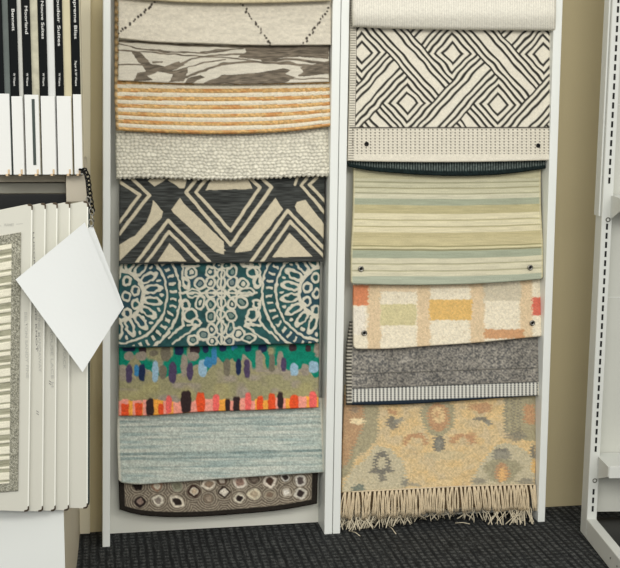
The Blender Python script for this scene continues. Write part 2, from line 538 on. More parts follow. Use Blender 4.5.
def p_painterly(x, y, u, v):
    wx = x+1.2*(vnoise(x/4, y/3, 72)-.5); wy = y+1.6*(vnoise(x/3, y/4, 73)-.5)
    c = base(x, (152, 147, 112))
    c = mixc(c, (156, 146, 130), np.clip((vnoise(x/11, y/7, 74)-.42)*4, 0, 1))
    c = mixc(c, (166, 158, 112), np.clip((vnoise(x/17, y/9, 75)-.45)*4, 0, .8)*(y > 372))
    g0 = 357+18*vnoise(x/9, x*0, 76)+7*np.sin(x/23)-0.02*(x-118)
    c = mixc(c, GRN, np.clip((g0-wy)/1.0+.5, 0, 1)*np.clip((vnoise(x/10, y/16, 77)-.12)*7, 0, 1))
    L = [(150, 97, 34, 16, NVY), (220, 105, 20, 22, BRN), (410, 105, 24, 28, NVY), (490, 102, 26, 22, BRN), (545, 100, 16, 20, NVY), (280, 120, 24, 14, DTA),
         (150, 135, 24, 22, TAU), (212, 134, 28, 22, TAU), (340, 118, 25, 45, DTA), (480, 134, 30, 24, TAU), (435, 185, 18, 60, TAU),
         (150, 225, 17, 46, PUR), (190, 210, 14, 28, BLU), (218, 220, 17, 42, NVY), (375, 220, 21, 56, PUR), (465, 215, 16, 48, PUR), (285, 215, 17, 56, LBL), (530, 197, 22, 45, LBL), (560, 165, 22, 28, BLU), (590, 135, 16, 46, BLU), (325, 217, 19, 36, DTA)]
    R = [(15, 90, 20, 20, NVY), (75, 90, 16, 18, BLU), (145, 92, 18, 20, NVY), (220, 92, 22, 24, NVY), (310, 98, 20, 17, GRN), (375, 92, 20, 20, BRN), (455, 95, 15, 20, BRN), (500, 100, 14, 40, TAU),
         (35, 192, 19, 46, DTA), (265, 170, 19, 46, DTA), (200, 160, 22, 60, TAU), (310, 160, 16, 50, TAU), (90, 130, 26, 36, GRN), (95, 190, 14, 42, NVY), (140, 200, 16, 46, PUR), (330, 178, 15, 36, PUR), (175, 150, 10, 45, GRN), (245, 155, 10, 42, GRN),
         (370, 168, 26, 22, GRN), (425, 150, 22, 36, GRN), (470, 125, 24, 12, GRN), (385, 205, 21, 32, LBL), (485, 192, 26, 32, LBL), (440, 205, 20, 30, TAU)]
    for lst, ox in ((L, 100), (R, 220)):
        for (ex, ey, rx, ry, cc) in lst:
            c = mixc(c, cc, blob(wx, wy, ox+ex/5.17, 330+ey/5.17, rx/5.17, ry/5.17, 0, 2.6))
    # bright bottom row
    yl = 401.5+(x-118)*(400-404)/200.0
    bx = np.floor(x/5.1)
    hb = hash2(bx, bx*0, 78)
    row = (hb > .45)
    amb = np.where(row[..., None], np.array(AMB, float), np.array(PNK, float))
    mm = np.clip((wy-yl+4*(hash2(bx, bx*0+3, 79)-.5))/0.8+.5, 0, 1)[..., None]
    c = c*(1-mm)+amb*mm
    BL = [(130, 412, 20, 38, ORG), (200, 407, 20, 40, ORG), (315, 408, 15, 30, ORG), (520, 376, 22, 54, ORG), (355, 384, 14, 46, COR), (600, 378, 17, 46, COR), (258, 400, 20, 44, DRK), (445, 370, 26, 57, DRK), (130, 372, 18, 10, PNK), (200, 368, 18, 8, PNK)]
    BR = [(40, 388, 13, 32, DRK), (85, 382, 17, 40, DRK), (312, 366, 14, 46, DRK), (145, 372, 15, 46, COR), (480, 362, 19, 44, COR), (207, 376, 16, 38, ORG), (268, 372, 20, 44, ORG), (383, 374, 23, 38, ORG), (430, 378, 18, 32, PNK)]
    for lst, ox in ((BL, 100), (BR, 220)):
        for (ex, ey, rx, ry, cc) in lst:
            c = mixc(c, cc, blob(wx, wy, ox+ex/5.17, 330+ey/5.17, rx/5.17, ry/5.17, 0, 4.0))
    c = mul(c, 0.86+0.28*fbm(x/1.5, y/1.5, 80))
    return c, 1.2*fbm(x/1.7, y/1.7, 81)


def p_heather(x, y, u, v):
    s = vnoise(x/34, y/1.3, 91); s2 = vnoise(x/22, y/2.6, 92)
    c = base(x, (186, 194, 184))
    c = mixc(c, (160, 176, 171), np.clip((s2-.4)*2.2, 0, .9))
    c = mixc(c, (204, 207, 195), np.clip((s-.45)*2.2, 0, .85))
    yy = y+0.02*(x-118)+1.5*(fbm(x/40, y/50, 93)-.5)
    for yc, w, a in ((454.5, 1.6, .75), (459.5, 1.2, .55), (427, 1.2, .5), (440, 1.0, .4), (468, 1.0, .4), (433, .9, .35), (421, 1.0, .4)):
        c = mixc(c, (108, 128, 126), a*np.clip((w-np.abs(yy-yc))/1.0+.3, 0, 1)*(0.35+0.65*vnoise(x/15, y/3, 94)))
    c = mul(c, 0.88+0.24*vnoise(x/1.1, y/1.1, 95))
    b = np.maximum(np.clip((0.016-u)/0.005, 0, 1), np.clip((u-0.985)/0.006, 0, 1))
    b = np.maximum(b, np.clip((v-0.985)/0.008, 0, 1)*.7)
    c = mixc(c, (212, 208, 192), b*.85)
    return c, 1.0*vnoise(x/9, y/1.2, 96)+0.7*vnoise(x/1.2, y/1.2, 97)


PEB = [(140, 501.5, 5.6, 4.8, (146, 126, 114), (44, 36, 34), None), (158, 500.5, 5.4, 4.6, (140, 130, 120), (222, 214, 196), None), (177, 501.5, 7.0, 5.0, (50, 42, 38), (222, 212, 192), None), (193.8, 491.5, 5.6, 6.0, (196, 176, 150), (62, 46, 40), (214, 204, 184)),
       (209, 484, 6.5, 5.0, (150, 130, 110), (222, 212, 194), None), (208.5, 498.5, 4.8, 4.2, (164, 150, 132), (130, 116, 100), None), (137.5, 486, 4.5, 4, (38, 32, 30), (38, 32, 30), None), (157, 486, 5, 4.5, (206, 196, 176), (150, 120, 100), None), (177, 486, 5.5, 5, (128, 126, 106), (150, 150, 130), None),
       (224, 492, 5.4, 5.0, (220, 212, 196), (58, 48, 42), (220, 212, 196)), (239.3, 497.8, 4.6, 4.4, (48, 40, 38), (214, 206, 186), None), (254, 494, 6.2, 5.2, (176, 160, 136), (212, 202, 176), None), (270, 494.5, 5, 4, (130, 112, 96), (160, 150, 130), None), (286.5, 492, 4.6, 4.2, (220, 214, 202), (190, 180, 164), None),
       (300.5, 493.5, 6.2, 5.4, (56, 48, 46), (206, 200, 186), None), (240, 482, 6.5, 6, (150, 124, 110), (220, 210, 194), None), (270, 481, 6, 6, (80, 62, 52), (222, 212, 196), None), (300, 480.5, 5.6, 5.2, (90, 80, 76), (210, 204, 192), None), (285, 477, 4, 4, (60, 52, 48), (200, 196, 186), None), (222, 480, 5, 5, (200, 190, 174), (90, 76, 66), None), (254, 479, 5, 4.5, (120, 108, 96), (96, 84, 74), None)]


def p_pebble(x, y, u, v):
    c = base(x, (136, 126, 110))
    near = np.full(x.shape, 1e9)
    for p in PEB: near = np.minimum(near, np.hypot((x-p[0]), (y-p[1])*1.1))
    wv = np.sin(near*2.6+2.5*vnoise(x/5, y/5, 101))
    c = mixc(c, (92, 82, 72), np.clip(wv*.8, 0, .75)); c = mixc(c, (176, 166, 148), np.clip(-wv*.7, 0, .7))
    for (a, b, rx, ry, f, r, r2) in PEB:
        e = ell(x+1.6*(vnoise(x/3, y/3, 106)-.5), y+1.6*(vnoise(x/3, y/3, 107)-.5), a, b, rx*1.1, ry*1.1, 8+25*math.sin(a*7), 1.35)
        c = mixc(c, r, np.clip((1.08-e)*4+.5, 0, 1)); c = mixc(c, f, np.clip((0.66-e)*5+.5, 0, 1))
        if r2: c = mixc(c, r2, np.clip((0.12-np.abs(e-.62))*7+.4, 0, 1))
    bb = np.minimum(np.minimum(u, 1-u)*200/6.0, (1-v)*62/5.5)
    c = mixc(c, (42, 38, 34), np.clip((1.05-bb)*6, 0, 1))
    return mul(c, 0.8+0.4*fbm(x/1.3, y/1.3, 103)), 1.2*fbm(x/1.5, y/1.5, 104)+0.5*wv


def p_ribbed(x, y, u, v):
    yy = y-1.2*u
    rib = np.abs(np.sin(x*math.pi/2.35))
    c = mul(base(x, (230, 226, 212)), 0.90+0.10*rib)
    c = mul(c, 0.95+0.09*fbm(x/1.5, y/1.5, 111))
    return c, 1.6*rib+0.7*vnoise(x/2, y/1.5, 112)


def p_labyrinth(x, y, u, v):
    yb = y
    zx = (x-340)*2.818; zy = y*2.818
    zx = zx+5*(vnoise(x/9, y/9, 121)-.5); zy = zy+5*(vnoise(x/9, y/9, 122)-.5)-0.012*(zx-317)
    dx = (zx-317)/128.0; dy = (zy-150)/142.0
    P = dx+dy; Q = dx-dy
    pc = np.round(P/2)*2; qc = np.round(Q/2)*2
    a = np.abs(P-pc); b = np.abs(Q-qc)
    cheb = np.maximum(a, b)
    BW = 0.52
    band_p = a > BW; band_q = b > BW
    po = np.where(P-pc > 0, pc+1, pc-1); qo = np.where(Q-qc > 0, qc+1, qc-1)
    odd = (np.round((po+qo)/2).astype(int) % 2) != 0
    d = np.where(band_p & band_q, np.where(odd, b, a), np.where(band_q, b, np.where(band_p, a, cheb)))
    m = np.zeros(x.shape)
    for w0 in (0.215, 0.385, 0.54, 0.69, 0.85):
        m = np.maximum(m, np.clip((0.033-np.abs(d-w0))/0.018+.5, 0, 1))
    # small centre line of some bands
    c = mul(base(x, (226, 220, 203)), 0.95+0.08*fbm(x/1.6, y/1.6, 123))
    fld = (u > 0.034) & (u < 0.992) & (yb < 127.3)
    m = m*fld
    h = 0.9*fbm(x/1.6, y/1.6, 124)+0.8*m
    c = mixc(c, (44, 43, 40), m*0.95)
    # whip stitched left edge
    st = (u <= 0.034)
    tick = np.clip(np.sin(y*math.pi*2/2.5)*2, 0, 1)*st*np.clip(np.sin(u/0.034*math.pi)*1.5, 0, 1)
    c = mixc(c, (96, 92, 84), .75*tick)
    c = mixc(c, (70, 66, 60), line(x, y, [(350, 127.8), (556, 127.6)], 1.4)*.9)
    c = mixc(c, (70, 66, 60), .8*np.clip((0.0022-np.abs(u-0.034))/0.001, 0, 1)*(yb < 127))
    # dashed hem
    hem = (yb > 128.5) & (yb < 154)
    k = np.abs(((x-355)/4.45) % 1-.5)
    dash = np.clip((0.20-np.abs(k-0.0))/0.08, 0, 1)*np.clip(np.sin(y*math.pi*2/3.0)*2.5+.6, 0, 1)*hem*(u > 0.02)
    c = mixc(c, (96, 90, 80), .92*dash)
    k2 = np.abs(((x-357.2)/4.45) % 1-.5)
    dash2 = np.clip((0.12-k2)/0.08, 0, 1)*np.clip(np.sin(y*math.pi*2/3.0+2)*2.5+.4, 0, 1)*hem*(u > 0.02)
    c = mixc(c, (180, 172, 156), .8*dash2)
    return c, h


def p_darkrib(x, y, u, v):
    rib = 0.5+0.5*np.sin(x*2*math.pi/2.6+1.2*vnoise(x/20, x*0, 131))
    c = base(x, (26, 36, 36))
    mid = np.clip((v-0.45)/0.06, 0, 1)*np.clip((0.86-v)/0.05, 0, 1)
    c = mixc(c, (132, 140, 134), mid*rib*.8)
    return mul(c, 0.8+0.4*vnoise(x/1.5, y/1.5, 132)), 1.2*rib


ST = [(150, 178, (184, 178, 144)), (178, 181, (196, 192, 162)), (181, 182.3, (150, 148, 118)), (182.3, 186.5, (198, 194, 164)), (186.5, 188, (156, 152, 120)), (188, 192.3, (202, 198, 168)), (192.3, 193.4, (150, 148, 120)), (193.4, 198, (206, 202, 176)),
      (198, 204.5, (158, 165, 142)), (204.5, 213, (184, 174, 130)), (213, 219, (222, 213, 178)), (219, 220.2, (172, 164, 124)), (220.2, 225.6, (222, 213, 178)), (225.6, 226.8, (170, 162, 122)), (226.8, 232, (222, 212, 176)),
      (232, 238, (190, 178, 134)), (238, 245.5, (198, 186, 142)), (245.5, 246.6, (140, 134, 92)), (246.6, 248.8, (216, 206, 164)), (248.8, 250.4, (126, 122, 88)), (250.4, 258, (158, 166, 144)), (258, 263.4, (212, 206, 178)), (263.4, 264.6, (168, 164, 132)), (264.6, 270.4, (212, 206, 178)), (270.4, 271.6, (168, 164, 132)), (271.6, 276.2, (214, 208, 180)), (276.2, 300, (170, 178, 158))]


def p_stripes(x, y, u, v):
    yb = 284.3-3.6*np.clip((u-.55)/.45, 0, 1)**1.4
    yy = 284.3+(y-yb)*(284.3-172)/(yb-172-1.5*np.sin(u*math.pi))
    yy = yy+0.5*(vnoise(x/20, y/4, 141)-.5)
    c = base(x, (190, 184, 150)); h = np.zeros(x.shape)
    for (a, b, cc) in ST:
        m = np.clip((yy-a)/.5+.5, 0, 1)*np.clip((b-yy)/.5+.5, 0, 1); c = mixc(c, cc, m)
        if b-a < 2: h = h-1.0*m
    c = mixc(c, (192, 190, 170), .16+0*x)
    edge = np.clip((0.010-u)/0.004, 0, 1)+np.clip((u-0.988)/0.004, 0, 1)
    c = mixc(c, (206, 198, 164), edge*.8)
    return mul(c, 0.95+0.1*vnoise(x/12, y/.9, 142)), h+0.5*vnoise(x/14, y/1.1, 143)


def p_plaid(x, y, u, v):
    wx = x+3.4*(vnoise(x/1.6, y/.9, 151)-.5)+1.5*(vnoise(x/7, y/7, 156)-.5); wy = y+1.6*(vnoise(x/2, y/2, 152)-.5)
    c = base(x, (232, 222, 198))
    q = 3.024

    def rect(a, b, d, e, cc, al=1.0):
        nonlocal c
        x0, x1, y0, y1 = 345+a/q, 345+b/q, 275+d/q, 275+e/q
        m = np.clip((wx-x0)/1.2+.5, 0, 1)*np.clip((x1-wx)/1.2+.5, 0, 1)*np.clip((wy-y0)/1+.5, 0, 1)*np.clip((y1-wy)/1+.5, 0, 1)
        c = mixc(c, cc, m*al)
    for a, b in ((68, 108), (218, 258), (378, 422), (530, 566)): rect(a, b, 0, 230, (214, 186, 146), .72)
    rect(108, 218, 0, 50, (222, 196, 160), .7)
    rect(258, 378, 0, 40, (226, 206, 176), .6)
    rect(108, 215, 88, 152, (204, 194, 146), .85)
    rect(256, 382, 74, 136, (220, 178, 104), .9)
    rect(418, 532, 28, 78, (194, 184, 160), .7)
    rect(422, 540, 164, 192, (200, 146, 102), .85)
    rect(20, 70, 30, 92, (210, 128, 88), .9)
    rect(566, 612, 66, 122, (210, 104, 86), .92)
    rect(10, 62, 96, 180, (230, 222, 206), .9)
    sp = fbm(x/1.3, y/1.3, 153)
    c = mul(c, 0.90+0.2*sp)
    c = mixc(c, (170, 150, 118), .25*np.clip((vnoise(x/1.4, y/1.4, 154)-.7)*4, 0, 1))
    return c, 1.4*sp


def p_grey(x, y, u, v):
    sp = vnoise(x/1.25, y/1.0, 161)
    c = base(x, (134, 130, 122)); c = mixc(c, (86, 86, 86), np.clip((sp-.52)*3, 0, .85)); c = mixc(c, (176, 170, 158), np.clip((.42-sp)*3, 0, .75))
    c = mul(c, 0.82+0.34*fbm(x/14, y/9, 162))
    yy = y-0.02*(470-x)
    c = mixc(c, (72, 70, 66), .55*line(x, yy, [(352, 371.8), (545, 369)], 1.2))
    yb = 388.5+(x-350)*(-7.0)/190
    band = np.clip((y-yb)/.6+.5, 0, 1)
    sx = 0.5+0.5*np.sin(x*2*math.pi/3.75)
    bc = base(x, (220, 218, 208)); bc = mixc(bc, (66, 68, 68), np.clip((sx-.42)*4, 0, 1)*(0.65+.35*np.sin(y*2*math.pi/2.2)))
    c = c*(1-band[..., None])+bc*band[..., None]
    c = mixc(c, (44, 44, 44), .7*line(x, y-yb+388, [(340, 388.2), (550, 388.2)], 1.0))
    y2 = yb+13.6
    c = mixc(c, (38, 48, 58), np.clip((y-y2)/.5+.5, 0, 1))
    wl = np.clip((0.030-u)/0.004, 0, 1)
    tick = np.clip(np.sin(y*math.pi*2/3.4)*1.8, 0, 1)
    c = mixc(c, (206, 200, 182), wl*tick*.9); c = mixc(c, (60, 58, 54), wl*(1-tick)*.8)
    wr = np.clip((u-0.975)/0.006, 0, 1)*band
    c = mixc(c, (214, 208, 188), wr*tick)
    return c, 1.4*sp*(1-band)+1.3*band*(1-sx)


def p_persian(x, y, u, v):
    wx = x+2.4*(vnoise(x/1.5, y/1.5, 171)-.5)+2*(vnoise(x/6, y/6, 177)-.5); wy = y+2.4*(vnoise(x/1.5, y/1.5, 172)-.5)+2*(vnoise(x/6, y/6, 178)-.5)
    c = base(x, (204, 181, 138))
    c = mixc(c, (188, 172, 142), np.clip((fbm(x/9, y/9, 173)-.45)*4, 0, .6)); c = mixc(c, (210, 178, 124), np.clip((fbm(x/12, y/8, 174)-.5)*4, 0, .7))
    SAGE = (142, 138, 114); SLT = (122, 122, 114); RST = (174, 130, 96); GRY = (180, 173, 148); DSL = (98, 98, 94); SND = (214, 188, 140)

    wx = wx+1.1*np.sign(np.sin(y*2*math.pi/3.1)); c = mixc(c, (150, 128, 96), .35*np.clip((vnoise(x/1.0, y/1.0, 179)-.62)*5, 0, 1))

    def P(pl, cc, a=1.0):
        nonlocal c
        c = mixc(c, cc, poly(wx, wy, pl)*a)

    def B(cx, cy, rx, ry, cc, a=1.0, rot=0, p=2.0):
        nonlocal c
        c = mixc(c, cc, blob(wx, wy, cx, cy, rx, ry, rot, p)*a)

    def Rg(cx, cy, rx, ry, w, cc, a=1.0):
        nonlocal c
        c = mixc(c, cc, ring(wx, wy, cx, cy, rx, ry, w)*a)
    P([(340, 395), (378, 395), (378, 438), (371, 447), (356, 458), (348, 474), (340, 480)], SAGE, .9)
    P([(340, 395), (362, 395), (364, 425), (356, 440), (348, 462), (340, 470)], RST, .75)
    B(357.5, 421, 7, 4, (222, 204, 164)); B(354, 410, 4, 3, DSL, .5)
    P([(340, 495), (343, 484), (352, 468), (366, 458), (376, 446), (390, 449), (402, 460), (406, 474), (404, 495)], GRY, .95)
    Rg(381.5, 463, 6, 9, 3.4, DSL); B(374, 471.5, 5, 2.4, DSL, .9, -15); B(389, 470.5, 4.5, 2.2, DSL, .9, 20); B(382, 478, 4.5, 4, DSL, .8); B(381, 466, 2, 4, GRY)
    B(358, 488, 7, 4, (88, 102, 98), .9); B(405, 483, 3, 5, SLT, .9); B(414, 485, 6, 2, SLT, .7)
    B(392, 423, 5, 6.5, DSL, .85); B(398, 420.5, 5, 2.5, SLT, .8); B(392, 411.5, 4, 3, RST, .9)
    B(438, 416, 17, 20, SAGE, .9); B(438, 417, 11, 14.5, RST, .9); B(438.5, 415, 6, 8.5, SND, .85); B(438, 414, 2.5, 4, RST, .7)
    c = mixc(c, RST, ring(wx, wy, 415, 444, 10.5, 9, 4.2)*(wy < 445)*.9)
    c = mixc(c, RST, ring(wx, wy, 463, 443, 10.5, 8, 4.4)*(wy < 444)*.85); B(470.5, 437, 5.5, 6, RST, .6)
    B(439, 443.5, 5.6, 8.6, DSL, .95); B(439, 443.5, 3, 5.5, SLT, .9)
    B(445, 455, 22, 5, (184, 172, 140), .6)
    B(484, 408, 8, 5, RST, .85); B(474, 406, 5, 3, RST, .8); B(481, 419.5, 7, 2.4, DSL, .85, 12); B(488, 423, 4, 3, SLT, .9)
    P([(503.5, 395), (545, 395), (545, 441), (523, 441), (513, 436), (504, 430)], SAGE, .9)
    for xx in (506, 513, 519): c = mixc(c, DSL, line(wx, wy, [(xx, 396), (xx, 432)], 2.2)*.55)
    B(516, 436, 10, 5, DSL, .6); B(529.5, 414, 5.5, 10, RST, .95, 0, 4)
    P([(470, 495), (474, 476), (484, 460), (496, 444), (510, 442), (528, 452), (534, 466), (534, 495)], GRY, .95)
    B(502, 455, 8.5, 7, SLT, .85, 0, 3); B(502, 468, 19, 9, SAGE, .9); B(502, 476, 14, 7, SAGE, .8); B(502, 449.5, 7, 1.6, DSL, .8)
    B(502, 473, 7, 10, RST, .85); B(502.5, 475, 3.6, 8, (216, 170, 110), .9)
    B(533.5, 454, 3, 9, DSL, .85); B(526, 482, 9, 4, DSL, .6); B(480, 481, 8, 3, DSL, .55); B(534, 466, 3, 8, (210, 166, 100), .8)
    sp = fbm(x/1.2, y/1.2, 175)
    c = mul(c, 0.90+0.40*sp)
    c = mixc(c, (190, 172, 140), .20+0*x)
    c = mixc(c, (226, 206, 160), .25*np.clip((vnoise(x/1.1, y/1.1, 176)-.66)*5, 0, 1))
    return c, 1.3*sp


def p_rust(x, y, u, v):
    c = mul(base(x, (150, 128, 98)), 0.8+0.35*fbm(x/1.6, y/1.6, 181))
    c = mixc(c, (176, 72, 54), np.clip((vnoise(x/6, y/9, 182)-.3)*5, 0, .9)*(y > 500)*(x < 350))
    return c, 1.0*fbm(x/1.6, y/1.6, 183)


# ------------------------------------------------------------------ rug builder
SHIFT = 0.030


def interp(pts, t):
    pts = sorted(pts); return np.interp(t, [p[0] for p in pts], [p[1] for p in pts])


def smooth_interp(pts, t):
    """C1 curve through pts"""
    pts = sorted(pts); xs = np.array([p[0] for p in pts], float); ys = np.array([p[1] for p in pts], float)
    if len(xs) < 3: return np.interp(t, xs, ys)
    d = np.gradient(ys, xs)
    i = np.clip(np.searchsorted(xs, t)-1, 0, len(xs)-2)
    h = xs[i+1]-xs[i]; s = np.clip((t-xs[i])/h, 0, 1)
    return ((2*s**3-3*s**2+1)*ys[i]+(s**3-2*s**2+s)*h*d[i]+(-2*s**3+3*s**2)*ys[i+1]+(s**3-s**2)*h*d[i+1])


def grid_mesh(name, FV, CV, thick, parent, org):
    """closed slab: front grid FV (rows, cols, 3), back offset by thick"""
    nr, nc = FV.shape[:2]
    idx = np.arange(nr*nc).reshape(nr, nc)
    q = np.stack([idx[:-1, :-1], idx[1:, :-1], idx[1:, 1:], idx[:-1, 1:]], -1).reshape(-1, 4)
    # back grid, every 8th sample
    rs = np.unique(np.r_[np.arange(0, nr, 8), nr-1]); cs = np.unique(np.r_[np.arange(0, nc, 8), nc-1])
    border = np.r_[idx[0, :], idx[1:, -1], idx[-1, -2::-1], idx[-2:0:-1, 0]]
    flat = FV.reshape(-1, 3); cf = CV.reshape(-1, 3)
    # back = ring of the border pushed back, plus a coarse cap made of strips
    bk = flat[border].copy(); bk[:, 1] += thick
    n0 = len(flat); nb = len(border)
    j = np.arange(nb); jn = (j+1) % nb
    side = np.stack([border[j], n0+j, n0+jn, border[jn]], -1)[:, ::-1]
    verts = np.vstack([flat, bk]); cols = np.vstack([cf, cf[border]])
    # cap: connect ring left/right columns row by row
    right = n0+(nc-1)+np.arange(nr)            # top right .. bottom right
    left = np.r_[n0, n0+nb-np.arange(1, nr)]   # top left .. bottom left
    top = n0+np.arange(nc); bot = n0+(nc-1)+(nr-1)+np.arange(nc)[::1]
    me = bpy.data.meshes.new(name)
    polys = [q, side]
    cap_mid = np.stack([left[1:-2], right[1:-2], right[2:-1], left[2:-1]], -1) if nr > 4 else np.zeros((0, 4), int)
    polys.append(cap_mid)
    quads = np.vstack([p for p in polys if len(p)])
    ng1 = list(top)+[right[1], left[1]]
    ng2 = [left[-2], right[-2]]+list(right[-1:])+[n0+(nc-1)+(nr-1)+k for k in range(1, nc)]
    loops = np.r_[quads.ravel(), np.array(ng1), np.array(ng2)]
    starts = np.r_[np.arange(len(quads))*4, len(quads)*4, len(quads)*4+len(ng1)]
    totals = np.r_[np.full(len(quads), 4), len(ng1), len(ng2)]
    me.vertices.add(len(verts)); me.vertices.foreach_set('co', (verts-org).ravel().astype(np.float32))
    me.loops.add(len(loops)); me.loops.foreach_set('vertex_index', loops.astype(np.int32))
    me.polygons.add(len(starts)); me.polygons.foreach_set('loop_start', starts.astype(np.int32))
    try: me.polygons.foreach_set('loop_total', totals.astype(np.int32))
    except Exception: pass
    sm = np.ones(len(starts), bool); sm[len(q):] = False
    me.polygons.foreach_set('use_smooth', sm)
    me.update(calc_edges=True); me.validate()
    at = me.color_attributes.new('Col', 'FLOAT_COLOR', 'POINT')
    at.data.foreach_set('color', np.c_[cols, np.ones(len(cols))].ravel().astype(np.float32))
    me.materials.append(WOOL)
    o = bpy.data.objects.new(name, me); COL.objects.link(o)
    if parent is None: o.location = Vector(org)
    else: o.parent = parent; o.location = Vector(org)-parent_world(parent)
    return o


def rug(pattern, left, right, bottom, ytop, depth, thick, label, group, bands=None, samp=1.6, scallop=0.0, soft=0.004, vmode=None, hscale=1.0, corner=0.0, bulge=0.0):
    """left/right: (y, x) points, bottom: (x, y) points, depth: (y, metres) points"""
    yb_ref = max(p[1] for p in bottom)
    wpx = max(p[1] for p in right)-min(p[1] for p in left)
    nc = int(wpx*samp); nr = int((yb_ref-ytop)*samp)
    u = np.linspace(0, 1, nc)[None, :].repeat(nr, 0); v = np.linspace(0, 1, nr)[:, None].repeat(nc, 1)
    y0 = np.full(nc, float(ytop))
    xb = interp(left, yb_ref)+(interp(right, yb_ref)-interp(left, yb_ref))*u[0]
    yb = smooth_interp(bottom, xb)
    if scallop: yb = yb+scallop*(vnoise(xb/5, xb*0, 7)-.5)+scallop*.5*np.sin(xb*1.37)
    if corner:
        e = np.minimum(xb-xb[0], xb[-1]-xb); yb = yb-corner*np.clip(1-e/(corner*1.6), 0, 1)**2
    y = y0[None, :]*(1-v)+yb[None, :]*v
    xl = smooth_interp(left, y); xr = smooth_interp(right, y)
    x = xl+(xr-xl)*u
    vv = v if vmode is None else vmode(x, y, u, v)
    # 2 x 2 supersampled colour
    dx, dy = wpx/nc/4, (yb_ref-ytop)/nr/4
    acc = 0; hh = 0
    for sx in (-1, 1):
        for sy in (-1, 1):
            cc, h = pattern(x+sx*dx, y+sy*dy, u, vv)
            acc = acc+lin(np.clip(cc, 0, 255)); hh = hh+h
    cl = acc/4; h = hh/4*hscale/1000.0
    Y = smooth_interp(depth, y)-SHIFT
    ew = np.minimum(np.minimum(u, 1-u)*wpx, (1-v)*(yb_ref-ytop))*0.0030/soft
    s = np.clip(ew, 0, 1)
    rnd = (1-np.sqrt(1-(1-s)**2))*min(thick*0.6, soft)
    wav = bulge*np.sin(u*math.pi*2.2+1.0)*v*v
    pt = onY(x, y, Y+rnd*1.0+wav)
    pt[..., 1] -= h*s
    org = pt[0, nc//2].copy(); org[1] += thick
    if bands is None:
        o = grid_mesh('rug_sample', pt, cl, thick, None, org)
        tag(o, label, 'rug sample', group); return o
    root = empty('rug_sample', Vector(org)); tag(root, label, 'rug sample', group)
    y_mid = y[:, nc//2]; r0 = 0
    for (nm, yend) in bands:
        r1 = nr-1 if yend is None else int(np.searchsorted(y_mid, yend))
        o = grid_mesh(nm, pt[r0:r1+1], cl[r0:r1+1], thick, root, pt[r0, nc//2].copy())
        r0 = r1
    return root


def grommet(px, py, Y, parent, r=0.0064, mat=None):
    c = Vector(onY(px, py, Y-SHIFT))
    m = MB()
    m.tube([c+Vector((math.cos(a)*r, -0.0006, math.sin(a)*r)) for a in np.linspace(0, 2*math.pi, 18)[:-1]], 0.0026, 7, True, 0)
    n = 16
    vs = [c+Vector((math.cos(a)*r*.8, 0.0005, math.sin(a)*r*.8)) for a in np.linspace(0, 2*math.pi, n+1)[:-1]]
    m.add(vs, [tuple(range(n))], 1)
    o = m.build('grommet', [mat or M_STEEL, M_SLOT], parent, origin=c)
    return o


GL = 'rug samples layered on the left rack'; GR = 'rug samples layered on the right rack'

# left rack, from the top down
rug(p_tan, [(-60, 119), (5, 119)], [(-60, 332), (5, 331)], [(119, -3), (170, 1.5), (250, 3.2), (331, 1)], -60, [(-60, -.088), (5, -.112)], .009,
    'tan rug cut off by the top of the photo above the ivory dotted rug', GL, samp=1.0)
rug(p_ivory_dots, [(-60, 118), (40, 118.5)], [(-60, 332), (45, 331)], [(118, 38.2), (150, 41.5), (200, 43.5), (260, 45.3), (331, 45)], -60, [(-60, -.066), (0, -.080), (45, -.096)], .010,
    'ivory rug with dotted black diamond lines at the top of the left rack', GL)
rug(p_marble, [(10, 119), (82, 118)], [(10, 330), (82, 329)], [(118, 80.5), (170, 83), (250, 84), (329, 82)], 10, [(10, -.058), (50, -.075), (84, -.092)], .008,
    'cream and grey-brown rug with swirling marbled wood-grain pattern', GL)
_jb = [(115, 130.5), (150, 132.5), (205, 134.2), (255, 133.5), (300, 130.5), (331, 126.5)]


def vm_jute(x, y, u, v):
    yb = smooth_interp(_jb, x)
    top = 83.0+0*x
    per = (yb-79.5)/13.2
    return 1-(yb-y)/per/PJ_N


rug(p_jute, [(-60, 114.5), (60, 114.5), (100, 114.5), (131, 116)], [(-60, 331), (80, 331), (131, 331.5)], _jb, -60, [(-60, -.036), (60, -.050), (100, -.076), (134, -.092)], .012,
    'thick jute rug with orange and cream corded stripes', GL, vmode=vm_jute, soft=.006)
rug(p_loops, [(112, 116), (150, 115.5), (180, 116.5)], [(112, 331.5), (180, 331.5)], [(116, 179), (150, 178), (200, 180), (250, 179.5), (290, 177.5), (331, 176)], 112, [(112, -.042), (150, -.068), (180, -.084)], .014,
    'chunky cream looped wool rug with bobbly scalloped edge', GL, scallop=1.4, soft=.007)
rug(p_charcoal, [(165, 119.5), (264, 119)], [(165, 325.5), (264, 323)], [(119, 264.3), (170, 263.8), (240, 263), (323, 261.6)], 165, [(165, -.042), (210, -.062), (264, -.080)], .007,
    'charcoal rug with bold cream triangles and chevron lines', GL)
rug(p_suzani, [(248, 119), (348, 118.5)], [(248, 320.5), (346, 318.5)], [(118, 348), (170, 347), (240, 345.4), (318, 343.2)], 248, [(248, -.042), (300, -.064), (348, -.080)], .007,
    'teal rug with cream floral medallion outlines', GL)
rug(p_painterly, [(330, 119), (416, 118.5)], [(330, 319.5), (412, 318.5)], [(118, 416), (150, 415.6), (200, 412), (260, 410), (318, 407.5)], 330, [(330, -.042), (375, -.062), (416, -.078)], .007,
    'sage rug with green and purple dabs above a row of orange and black blocks', GL)
